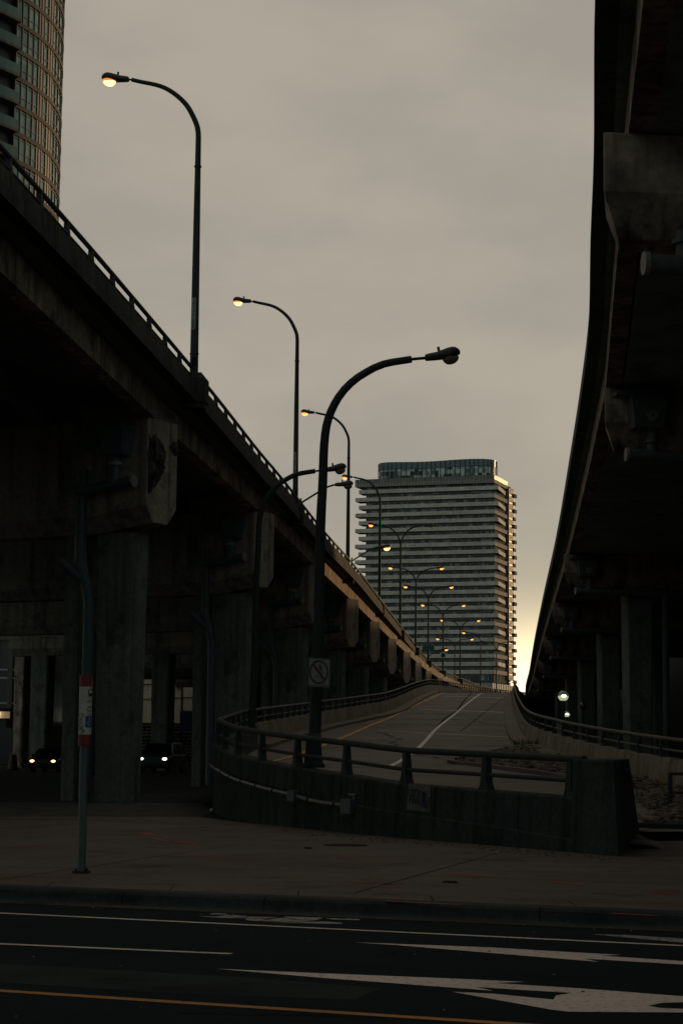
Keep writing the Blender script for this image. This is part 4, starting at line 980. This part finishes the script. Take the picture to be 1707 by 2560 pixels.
# ------------------------------------------------------------------ transit stop pole
pb = G(204, 2183); sx_, sy_ = pb[0], pb[1]
sp = thing('bus_stop_pole', 'grey bus stop pole with red and white wrap on the sidewalk', 'bus stop pole', pb)
MB().tube([(sx_, sy_, 0), (sx_, sy_, .03)], .115, 18).build('base_plate', M['pole'], sp)
mb = MB()
for k in range(4): mb.tube([(sx_ + .09 * math.cos(.8 + k * 1.571), sy_ + .09 * math.sin(.8 + k * 1.571), .03), (sx_ + .09 * math.cos(.8 + k * 1.571), sy_ + .09 * math.sin(.8 + k * 1.571), .055)], .014, 6)
mb.build('bolt', M['iron'], sp)
MB().tube([(sx_, sy_, .03), (sx_, sy_, .09), (sx_, sy_, 1.62)], [.06, .052, .052], 16).build('pole', flat('blue_grey_pole', (.055, .075, .08), .45), sp, smooth=True)
def cyl(z0, z1, r_, a0, a1, mat, name, parent, n_=16):
    mb = MB()
    for k in range(n_):
        a = a0 + (a1 - a0) * k / n_; b_ = a0 + (a1 - a0) * (k + 1) / n_
        mb.face([(sx_ + r_ * math.cos(a), sy_ + r_ * math.sin(a), z0), (sx_ + r_ * math.cos(b_), sy_ + r_ * math.sin(b_), z0), (sx_ + r_ * math.cos(b_), sy_ + r_ * math.sin(b_), z1), (sx_ + r_ * math.cos(a), sy_ + r_ * math.sin(a), z1)])
    return mb.build(name, mat, parent)
def zpx(y): return A(204, y, sy_).z
zb0, zb1, zw0, zw1 = zpx(1865), zpx(1836), zpx(1836), zpx(1717); zt1 = zpx(1688)
RW = .082
for (a, b_, mt, nm) in ((zb0, zb1, 'stopred', 'lower_band'), (zw0, zw1, 'stopwhite', 'sign_wrap'), (zw1, zt1, 'stopred', 'upper_band')):
    MB().tube([(sx_, sy_, a), (sx_, sy_, b_)], RW, 28).build(nm, M[mt], sp, smooth=True)
PI = math.pi
def decal(name, mat, poly, o=.002):     # poly in enlarged view coords (10.69 px per px), wrapped on the cylinder
    mb = MB(); vs = []
    for x, y in poly:
        px = 160 + x / 10.69; py = 1660 + y / 10.69; cxp = 160 + 592 / 10.69; f_ = max(-.995, min(.995, (px - cxp) / (RW * F / sy_)))
        a = -PI / 2 + math.asin(f_); vs.append((sx_ + (RW + o) * math.cos(a), sy_ + (RW + o) * math.sin(a), zpx(py)))
    mb.add(vs, [tuple(range(len(vs)))]); return mb
def dbuild(name, mat, polys, o=.002):
    m_ = MB()
    for k, p in enumerate(polys): q = decal(name, mat, p, o + k * .0002); m_.add(q.v, q.f)
    m_.build(name, mat, sp)
def rect(x0, y0, x1, y1): 
    n_ = 4; return [(x0 + (x1 - x0) * k / n_, y0) for k in range(n_ + 1)] + [(x1 - (x1 - x0) * k / n_, y1) for k in range(n_ + 1)]
dbuild('bus_symbol', M['black'], [rect(690, 665, 760, 690), rect(678, 700, 700, 790), rect(682, 785, 762, 800), rect(682, 800, 762, 862), rect(695, 862, 715, 895)])
dbuild('stop_lettering', M['teal'], [rect(672, 968, 745, 980), rect(645, 1002, 745, 1026), rect(650, 1132, 765, 1146), rect(670, 1146, 755, 1160), rect(640, 1190, 690, 1206), rect(650, 1206, 668, 1250), rect(650, 1250, 745, 1268), rect(705, 1215, 725, 1250), rect(650, 1298, 740, 1310), rect(655, 1345, 745, 1360)])
dbuild('access_square', M['signblue'], [rect(622, 1390, 758, 1695)])
dbuild('access_symbol', M['stopwhite'], [rect(708, 1430, 722, 1530), [(676, 1560), (690, 1530), (697, 1540), (688, 1580), (705, 1630), (740, 1645), (735, 1655), (695, 1640), (678, 1600)], rect(710, 1560, 740, 1570)], .004)
rnd = random.Random(5); sc_l = []
for k in range(46):
    x = rnd.uniform(425, 580); y = rnd.uniform(1330, 1840); a = rnd.uniform(0, 3.14); l = rnd.uniform(18, 55); w_ = rnd.uniform(5, 11)
    dx, dy = math.cos(a), math.sin(a); sc_l.append([(x - dy * w_, y + dx * w_), (x + dx * l - dy * w_, y + dy * l + dx * w_), (x + dx * l + dy * w_, y + dy * l - dx * w_), (x + dy * w_, y - dx * w_)])
dbuild('scribble', M['teal'], sc_l, .003)
MB().box(sx_ + .075, sx_ + .081, sy_ - .035, sy_ - .03, zpx(1720), zpx(1690)).build('edge_strip', M['yellow_paint'], sp)

# ------------------------------------------------------------------ far tower
CT = Vector((55.7, 730)); ta = Vector((-.945, .327)).normalized(); tb = Vector((.327, .945)).normalized()
tw = thing('apartment_tower', 'tall slab apartment tower with striped balconies and rounded glass crown beyond the ramp', 'tower', (35, 740, 0))
def TP(t, s_, z=0): p = CT + ta * t + tb * s_; return (p.x, p.y, z)
FH = 2.955; Z0 = 98.5
MB().prism([TP(0, 2.0)[:2], TP(49.8, 2.0)[:2], TP(49.8, 27)[:2], TP(0, 27)[:2]][::-1], 26.0, 101.3).build('core_wall', M['twall'], tw)
rnd = random.Random(21)
for k in range(25):
    zt_ = Z0 - k * FH                     # top of balustrade
    if k == 24: zt_ = Z0 - 24 * FH
    zf = zt_ - 1.15
    odd = k % 2 == 0
    if k < 24:
        exl = 52.0 if odd else 53.4
        exr = -2.1 if odd else -.6
        # slab outline
        fp = [TP(exr, 0), TP(exl, 0), TP(exl, 6), TP(49.8, 6), TP(49.8, 2), TP(.4, 2), TP(.4, 20), TP(-.6, 20)] if not odd else [TP(exr, 0), TP(exl, 0), TP(exl, 6), TP(49.8, 6), TP(49.8, 2), TP(.4, 2), TP(.4, 18), TP(-.2, 18)]
        MB().prism([p[:2] for p in fp][::-1], zf - .28, zf).build('floor_slab', M['tslab'], tw)
        bal = MB()
        def panel(p, q):
            a = Vector(p[:2]); b_ = Vector(q[:2]); c = (a + b_) / 2; bal.obox((c.x, c.y), b_ - a, (b_ - a).length / 2, .05, zf - .30, zt_)
        panel(TP(exr, -.05), TP(exl, -.05)); panel(TP(exl, 0), TP(exl, 6))
        if odd: panel(TP(exr - .03, .1), TP(-.25, 18))
        bal.build('balustrade', M['tbal'], tw)
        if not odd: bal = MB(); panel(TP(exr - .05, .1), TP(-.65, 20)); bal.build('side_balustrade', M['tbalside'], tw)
    # window ribbon of this storey: panes in front of core wall, frames between
    g = MB(); fr = MB(); t = .8
    g.obox(TP(24.9, 1.93)[:2], ta, 24.6, .04, zf + .05, zf + 2.62); fr.obox(TP(24.9, 1.86)[:2], ta, 24.6, .06, zf + 2.5, zf + 2.66)
    while t < 49:
        w_ = rnd.choice((1.3, 1.6, 2.2, 2.8))
        kind = rnd.random()
        a = TP(t, 1.93); b_ = TP(min(t + w_, 49.3), 1.93); c = ((a[0] + b_[0]) / 2, (a[1] + b_[1]) / 2)
        if kind > .60: fr.obox((TP(t, 1.85)[0], TP(t, 1.85)[1]), ta, .09, .05, zf, zf + 2.65)
        if kind > .86: fr.obox(c, ta, w_ / 2 - .3, .06, zf + (1.3 if rnd.random() < .5 else .4), zf + 2.3)
        t += w_
    fs = MB(); fs.obox(TP(-.05, 10.5)[:2], tb, 8.6, .06, zf + 2.45, zf + 2.62)
    for s_ in range(9):
        a = TP(-.06, 2.3 + s_ * 2.0)
        if s_ % 3 != 2: fs.obox(a[:2], tb, .30, .07, zf, zf + (2.6 if s_ % 3 else 2.2))
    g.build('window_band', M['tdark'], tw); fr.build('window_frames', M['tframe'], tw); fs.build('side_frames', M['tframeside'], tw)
lx_, ly_ = TP(28.2, 1.7)[:2]; MB().ball((lx_, ly_, 92.3), .28, .2, .28, 8, 5).build('balcony_light', M['litfar'], tw)
# right hand stair strip with mullions and little balconies
MB().prism([TP(-1.0, 20.05)[:2], TP(2, 20.05)[:2], TP(2, 27.5)[:2], TP(-1.0, 27.5)[:2]], 27.5, 100.3).build('stair_strip', M['tstrip'], tw)
mb = MB()
for s_ in (20.2, 21.8, 23.3, 24.8, 26.2, 27.4): mb.obox(TP(-1.06, s_)[:2], tb, .16, .1, 27.5, 100)
for k in range(25): mb.obox(TP(-1.08, 23.8)[:2], tb, 3.7, .1, 97.4 - k * FH, 97.75 - k * FH)
mb.build('mullion', M['lmull'], tw)
for k in range(25):
    z = 98.6 - k * FH; q = -1.5 if k % 2 else -1.85
    MB().prism([TP(-1.1, 26.0)[:2], TP(q, 26.0)[:2], TP(q, 29.5)[:2], TP(-1.1, 29.5)[:2]], z - 1.3, z).build('balcony', M['tstrip'], tw)
# terrace and crown
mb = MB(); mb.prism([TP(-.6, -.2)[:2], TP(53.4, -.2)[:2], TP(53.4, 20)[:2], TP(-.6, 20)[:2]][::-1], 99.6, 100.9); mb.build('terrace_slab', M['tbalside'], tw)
mb = MB()
for (p, q) in ((TP(-.6, -.15), TP(53.4, -.15)), (TP(-.6, 0), TP(-.6, 20)), (TP(53.4, 0), TP(53.4, 8))):
    a = Vector(p[:2]); b_ = Vector(q[:2]); c = (a + b_) / 2; mb.obox((c.x, c.y), b_ - a, (b_ - a).length / 2, .04, 100.9, 102.5)
mb.build('terrace_balustrade', surface('terrace_glass', (.20, .21, .17), (.30, .30, .25), .3, .4, 1, bump=0), tw)
mb = MB()
for k in range(46): mb.obox(TP(k * 1.2 - .5, -.22)[:2], ta, .05, .05, 99.7, 102.6)
for k in range(14): mb.obox(TP(-.68, k * 1.5)[:2], tb, .05, .05, 99.7, 102.6)
mb.build('terrace_post', M['lmull'], tw)
cp_ = [(1.0, 9), (1.2, 6), (2.8, 3.2), (6, 1.6), (11, 1.2), (17, 2.0), (23, 3.3), (30, 3.4), (36, 2.2), (41, 1.5), (44.3, 2.6), (45.8, 5), (45.5, 8), (43, 14), (30, 17), (12, 17), (3, 14), (1.0, 9)]
cr_ = cr(cp_, 1.55); ring = [TP(p[0], p[1]) for p in cr_[:-1]]
def inset(k): 
    c = Vector(TP(23, 9)[:2]); return [tuple(c + (Vector(p[:2]) - c) * k) for p in ring]
MB().prism(inset(1.0)[::-1], 101, 106.3).build('crown_glass', M['tcrown'], tw)
MB().prism(inset(1.004)[::-1], 106.3, 109.0).build('crown_spandrel', M['tcrowntop'], tw)
mb = MB()
for p in inset(1.009): mb.obox(p, (1, 0), .13, .13, 101, 108.9)
mb.build('crown_mullion', M['lmull'], tw)
MB().prism(inset(1.008)[::-1], 106.25, 106.45).build('crown_band', M['lmull'], tw)
MB().prism(inset(1.008)[::-1], 102.6, 102.8).build('crown_band', M['lmull'], tw)
# base
mb = MB()
for t in (3, 13, 22, 31, 40): mb.obox(TP(t, 3)[:2], ta, .8, .8, 18, 26)
for t in (.2,): mb.obox(TP(t, 24)[:2], ta, .6, .6, 18, 28)
mb.build('base_column', M['tframe'], tw)
MB().prism([TP(-1, -4)[:2], TP(26, -4)[:2], TP(26, 28)[:2], TP(-1, 28)[:2]][::-1], 0, 25.6).build('podium', M['podium'], tw)
mb = MB()
for k in range(22): mb.obox(TP(k * 1.25 - 1, -4.1)[:2], ta, .1, .1, 10, 25.7)
for k in range(14): mb.obox(TP(-1.1, -4 + k * 2.6)[:2], tb, .1, .1, 10, 25.7)
mb.build('podium_mullion', M['tframe'], tw)
MB().prism([TP(26.3, -2)[:2], TP(60, -2)[:2], TP(60, 28)[:2], TP(26.3, 28)[:2]][::-1], 0, 25.0).build('podium_wing', M['lpanel'], tw)

# ------------------------------------------------------------------ curved tower at left
LC = Vector((-57.35, 211.4)); LR = 26.0
lt_ = thing('curved_tower', 'curved glass tower with brownish floor bands at the top left corner', 'tower', (LC.x, LC.y, 0))
def LP(a, r_): return (LC.x + r_ * math.cos(a), LC.y + r_ * math.sin(a))
def ang_of(px):
    best = None
    for k in range(0, 900):
        a = R(-78 + k * .1); x, y = LP(a, LR); v = proj(x, y, 66)[0]
        if v >= px: return a
    return R(7.8)
def arcb(mb, a0, a1, r0_, r1_, z0, z1, n_=None):
    n_ = n_ or max(1, int(abs(a1 - a0) / R(2.5))); rings = []
    for k in range(n_ + 1):
        a = a0 + (a1 - a0) * k / n_; rings.append([(*LP(a, r0_), z0), (*LP(a, r1_), z0), (*LP(a, r1_), z1), (*LP(a, r0_), z1)])
    mb.loft(rings)
mb = MB(); mb.tube([(LC.x, LC.y, 0), (LC.x, LC.y, 104)], LR - .6, 64); mb.build('core', M['lpanel'], lt_)
edges = [36, 51, 66, 80, 92]; dark1 = (92, 105); pane2 = [105, 115]; dark2 = (115, 127); rest = [127, 135, 142, 149, 154, 158]
aB = ang_of(36)
LF = 2.93; k = 0
z = 73.2 - 14 * LF
while z < 103:
    b_ = MB(); arcb(b_, aB, R(100), LR - .5, LR + .10, z - .24, z + .24); b_.build('floor_band', M['lband'], lt_)
    g = MB(); dk = MB(); ml = MB()
    zz0, zz1 = z + .24, z + LF - .24
    for a, c in list(zip(edges, edges[1:])) + [(105, 115)] + list(zip(rest, rest[1:])):
        arcb(g, ang_of(a), ang_of(c), LR - .3, LR - .05, zz0, zz1, 1)
    aa = R(8)
    while aa < R(95): arcb(g, aa, aa + R(3.2), LR - .3, LR - .05, zz0, zz1, 1); aa += R(3.6)
    for a, c in (dark1, dark2): arcb(dk, ang_of(a), ang_of(c), LR - .3, LR + .0, zz0, zz1, 1)
    for a in edges + pane2 + rest + [98, 121]:
        t = ang_of(a); arcb(ml, t - R(.16), t + R(.16), LR - .3, LR + .06, zz0, zz1, 1)
    arcb(ml, aB, R(8), LR - .3, LR + .02, z + 1.02, z + 1.09); arcb(ml, aB, R(8), LR - .3, LR + .02, z + 2.42, z + 2.48)
    g.build('window_band', M['lglass'], lt_); dk.build('wall_panel', M['lpanel'], lt_); ml.build('mullion', M['lmull'], lt_)
    # balcony with glass front
    q = MB(); a1_ = aB - R(.2); arcb(q, R(-75), a1_, LR - .5, LR + .7, z - .16, z + .12); 
    q.build('balcony_slab', M['lband'], lt_)
    q = MB(); arcb(q, R(-75), a1_, LR + .62, LR + .67, z + .12, z + 1.15); q.build('balcony_glass', M['lbal'], lt_)
    z += LF
# ------------------------------------------------------------------ lobby building at far left under the deck
lb = thing('lobby_building', 'concrete framed building with tall dark windows and lit canopy at the left edge', 'building', (-30, 168, 0))
lx0, lx1, ly = -62.0, -25.2, 168.0
MB().box(lx0, lx1, ly, ly + 14, 0, 15.5).build('wall', M['lobbyglass'], lb)
def LX(px): return A(px, 1790, ly - 1.5).x
mb = MB(); mb.box(lx0, LX(50) + .5, ly - .5, ly, 10.3, 15.6); mb.build('lintel', M['lobby'], lb)
mb = MB()
for px in (-140, -100, -60, -20, 17, 36): mb.box(LX(px) - .22, LX(px) + .22, ly - .4, ly, 3.0, 10.3)
mb.build('mullion', M['lobby'], lb)
mb = MB()
for zz in (5.0, 7.1, 7.8): mb.box(lx0, LX(50), ly - .3, ly, zz, zz + .12)
mb.build('transom', M['tframe'], lb)
MB().box(lx0, LX(50), ly - 3.2, ly - .5, 3.9, 4.6).build('canopy', M['darkwall'], lb)
MB().box(lx0, LX(34), ly - 3.3, ly - 3.21, 3.75, 4.3).build('lit_fascia', M['canopylit'], lb)
MB().ball((LX(1), ly - 3.45, 4.1), .22, .15, .17).build('wall_lamp', M['bulb'], lb)
MB().box(LX(35), LX(48), ly - .6, ly - .4, 0, 3.0).build('door_jamb', M['lobby'], lb)
# pale building beyond the underpass with stacked timber in front
pl_ = thing('pale_building', 'pale rendered building glimpsed through the gaps between the left piers', 'building', (-27, 262, 0))
MB().box(-36, -19.2, 262, 280, 0, 19).build('wall', M['pale'], pl_)
mb = MB(); mb.tube([(-20.6, 261.8, 3), (-20.6, 261.8, 12)], .13, 6); mb.tube([(-36, 261.85, 9.2), (-19.2, 261.85, 9.9)], .07, 6); mb.tube([(-36, 261.85, 7.2), (-19.2, 261.85, 8.0)], .06, 6); mb.build('cable', M['black'], pl_)
MB().box(-21.4, -20.5, 261.4, 261.9, 9.3, 10.4).build('service_box', M['black'], pl_)
st = thing('timber_stack', 'stacked timber slats in front of the pale building under the expressway', 'timber stack', (-18, 216, 0))
MB().box(-26, -11, 216, 218, 0, 4.1).build('core', M['slatdark'], st)
rnd = random.Random(8)
for k in range(11):
    mb = MB(); x = -26
    while x < -11:
        l = rnd.uniform(.7, 1.9); mb.box(x, min(x + l, -11), 215.85 - rnd.uniform(0, .1), 216, .15 + k * .36, .15 + k * .36 + rnd.uniform(.12, .2)); x += l + rnd.uniform(.1, .35)
    mb.build('slat_row', M['slat'], st)
mb = MB(); mb.box(-17.0, -15.2, 213.6, 214, 3.2, 5.3); ho = thing('hoarding', 'dark blue hoarding panel with white top edge in the right-hand bright gap', 'hoarding', (-16, 214, 0))
mb.build('panel', M['hoard'], ho); MB().box(-17.0, -15.2, 213.58, 214.02, 5.3, 5.42).build('top_edge', M['pipecap'], ho); MB().box(-16.9, -16.7, 213.7, 213.9, 0, 3.2).build('leg', M['iron'], ho); MB().box(-15.5, -15.3, 213.7, 213.9, 0, 3.2).build('leg', M['iron'], ho)
# dark walls closing the views under both decks
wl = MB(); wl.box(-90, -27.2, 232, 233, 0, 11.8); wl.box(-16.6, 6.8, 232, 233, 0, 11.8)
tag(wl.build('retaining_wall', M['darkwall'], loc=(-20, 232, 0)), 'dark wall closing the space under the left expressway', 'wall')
ob = thing('sun_blocker', 'tall unseen block added right of the viaduct to shade it from the sun', 'building', (50, 120, 0))  # added out of view, keeps the low sun off the near left viaduct
MB().prism([(40, 45), (62, 45), (62, 166), (41.5, 166)], 0, 60).build('wall', M['darkwall'], ob); MB().prism([(39.7, 44.7), (62.3, 44.7), (62.3, 166.3), (41.2, 166.3)], 60, 60.8).build('roof', M['deck'], ob)
wr = thing('warehouse', 'long dark building behind the columns of the right viaduct', 'building', (60, 200, 0))
MB().prism([(27.5, 20), (39, 20), (62, 300), (110, 560), (66, 560), (46, 300), (31, 120)], -.1, 14).build('wall', M['darkwall'], wr)
MB().prism([(27.2, 19.7), (39.3, 19.7), (62.3, 300), (110.3, 560.3), (65.7, 560.3), (45.7, 300), (30.7, 120)], 14, 14.5).build('roof', M['deck'], wr)
# ------------------------------------------------------------------ cars
def car(label, loc, rot, L_, W_, prof, glassp, paint, lamps, hl_mat, hlz, lampw, wheel_r):
    root = thing('parked_car' if False else 'car', label, 'car', (0, 0, 0))
    hw = W_ / 2
    def slab(p, w0, w1, y_inset=0): pass
    # body: side profile in (y along length, z); front at y=0 faces the camera
    mb = MB(); rings = []
    for xs, k in ((-hw, .94), (-hw * .93, 1.0), (hw * .93, 1.0), (hw, .94)):
        cy_ = L_ / 2; rings.append([(xs, cy_ + (y - cy_) * (.985 if k < 1 else 1), .35 + (z - .35) * (k if z > .35 else 1)) for y, z in prof])
    mb.loft(rings); mb.build('body', M[paint], root, bevel=.04)
    mb = MB(); rings = []
    zlo = glassp[0][1]; zhi = max(z for _, z in glassp)
    for sx in (-1, 1):
        rings.append([(sx * (hw * .95 - (z - zlo) / (zhi - zlo) * hw * .17), y, z) for y, z in glassp])
    mb.loft(rings); mb.build('cabin', M['glass'], root, bevel=.03)
    mb = MB(); y0 = [y for y, z in glassp if z == zhi]; mb.hexa([(-hw * .78, min(y0) - .02, zhi - .02), (hw * .78, min(y0) - .02, zhi - .02), (hw * .78, max(y0) + .02, zhi - .02), (-hw * .78, max(y0) + .02, zhi - .02), (-hw * .74, min(y0) + .1, zhi + .05), (hw * .74, min(y0) + .1, zhi + .05), (hw * .74, max(y0) - .1, zhi + .05), (-hw * .74, max(y0) - .1, zhi + .05)])
    mb.build('roof', M[paint], root)
    mb = MB()
    for sx in (-1, 1):
        for (ya, za), (yb, zb_) in zip(glassp, glassp[1:]):
            xa = sx * (hw * .955 - (za - zlo) / (zhi - zlo) * hw * .17); xb = sx * (hw * .955 - (zb_ - zlo) / (zhi - zlo) * hw * .17)
            mb.tube([(xa, ya, za), (xb, yb, zb_)], .04, 6)
        ym = (glassp[0][0] + glassp[-1][0]) / 2 + .2; mb.tube([(sx * hw * .96, ym, zlo), (sx * hw * .80, ym, zhi)], .045, 6)
    mb.build('window_pillar', M[paint], root)
    for sx in (-1, 1):
        mb = MB(); mb.ball((sx * lamps, .03, hlz), lampw, .07, .085, 10, 6); mb.build('headlight', M[hl_mat], root)
        mb = MB(); mb.ball((sx * (hw + .08), glassp[0][0] + .45, zlo + .1), .11, .06, .08, 8, 6); mb.build('mirror', M[paint], root)
        for yy in (.85, L_ - .9):
            w2 = MB(); w2.tube([(sx * (hw - .20), yy, wheel_r), (sx * (hw + .01), yy, wheel_r)], wheel_r, 20); wo = w2.build('wheel', M['tyre'], root)
            MB().tube([(sx * (hw - .02), yy, wheel_r), (sx * (hw + .02), yy, wheel_r)], wheel_r * .6, 14).build('rim', M['chrome'], wo)
    mb = MB()
    for k in range(3): mb.box(-lamps + .25, lamps - .25, -.03, .02, hlz - .12 + k * .09, hlz - .08 + k * .09)
    mb.build('grille', M['plate'], root)
    MB().box(-.26, .26, -.05, -.02, .42, .54).build('number_plate', M['plate'], root)
    MB().box(-hw * .96, hw * .96, -.08, .12, .34, .56).build('bumper', M['tyre'], root, bevel=.03)
    root.location = loc; root.rotation_euler = (0, 0, rot); return root
suvp = [(0, .35), (-.02, .75), (.06, 1.02), (1.25, 1.14), (4.9, 1.14), (5.0, .9), (5.0, .38), (4.6, .3), (.4, .3)]
suvg = [(1.2, 1.12), (1.75, 1.76), (4.6, 1.76), (4.95, 1.12)]
car('slate blue truck with white headlights on under the left expressway', (-11.12, 120, -.02), R(-8), 5.0, 1.95, suvp, suvg, 'carblue', .72, 'hlwhite', .86, .15, .38)
sedp = [(0, .35), (-.02, .66), (.15, .78), (1.1, .92), (3.9, .98), (4.5, .95), (4.55, .5), (4.3, .3), (.4, .25)]
sedg = [(1.0, .9), (1.85, 1.38), (3.1, 1.40), (4.0, .95)]
car('low black car with amber headlights on at the far left under the expressway', (-17.55, 119, -.02), R(-6), 4.55, 1.78, sedp, sedg, 'carblack', .64, 'hlamber', .66, .15, .32)
bx = A(33, 1925, 126); dr = thing('traffic_drum', 'dark orange traffic drum standing left of the black car', 'traffic drum', (bx.x, 126, 0))
MB().tube([(bx.x, 126, 0), (bx.x, 126, .1)], .38, 14).build('base', M['tyre'], dr); MB().tube([(bx.x, 126, .1), (bx.x, 126, 1.0)], [.31, .22], 14).build('drum', M['barrel'], dr, smooth=True); MB().tube([(bx.x - .12, 126, 1.0), (bx.x - .1, 126, 1.12), (bx.x + .1, 126, 1.12), (bx.x + .12, 126, 1.0)], .025, 6).build('handle', M['yellow_paint'], dr)
# ------------------------------------------------------------------ globe lamps behind the right barrier
for (px, py, d, r_, mt, lab) in ((1407, 1740, 90, .235, 'lit', 'lit globe lamp behind the right ramp railing, the larger and nearer one'), (1416, 1785, 150, .235, 'lit', 'lit globe lamp lower and smaller, just below the larger one'), (1457, 1765, 137, .235, 'off', 'unlit dark globe lamp right of the two lit ones')):
    c = A(px, py, d); root = thing('globe_lamp', lab, 'street lamp', (c.x, d, 0), 'globe lamps behind the right railing')
    if mt == 'lit':
        MB().ball(tuple(c), r_, r_, r_, 18, 8, .5, .93).build('globe', M['globe_lit'], root, smooth=True); MB().ball(tuple(c), r_, r_, r_, 18, 8, .0, .49).build('globe_top', M['globe_top'], root, smooth=True)
        MB().ball((c.x, c.y - r_ * .95, c.z + .0), .11, .03, .055, 10, 6).build('bulb', M['bulb'], root)
    else: MB().ball(tuple(c), r_, r_, r_, 18, 12, 0, .95).build('globe', M['globe_off'], root, smooth=True)
    MB().tube([(c.x, d, c.z - r_ * .85), (c.x, d, c.z - r_ - .12)], [.11, .09], 12).build('collar', M['pole'], root)
    MB().tube([(c.x, d, c.z - r_ - .1), (c.x, d, 0)], [.065, .1], 12).build('pole', M['pole'], root, smooth=True)
c = A(1394, 1823, 92); sgn = thing('small_sign', 'small grey notice board behind the right ramp railing', 'sign', (c.x, 92, 0))
MB().box(c.x - .26, c.x + .26, 91.97, 92, c.z - .28, c.z + .28).build('panel', M['signwhite'], sgn); MB().tube([(c.x, 92.03, 0), (c.x, 92.03, c.z)], .035, 8).build('post', M['iron'], sgn)
for o in list(bpy.data.objects):
    if '_o' in o: del o['_o']
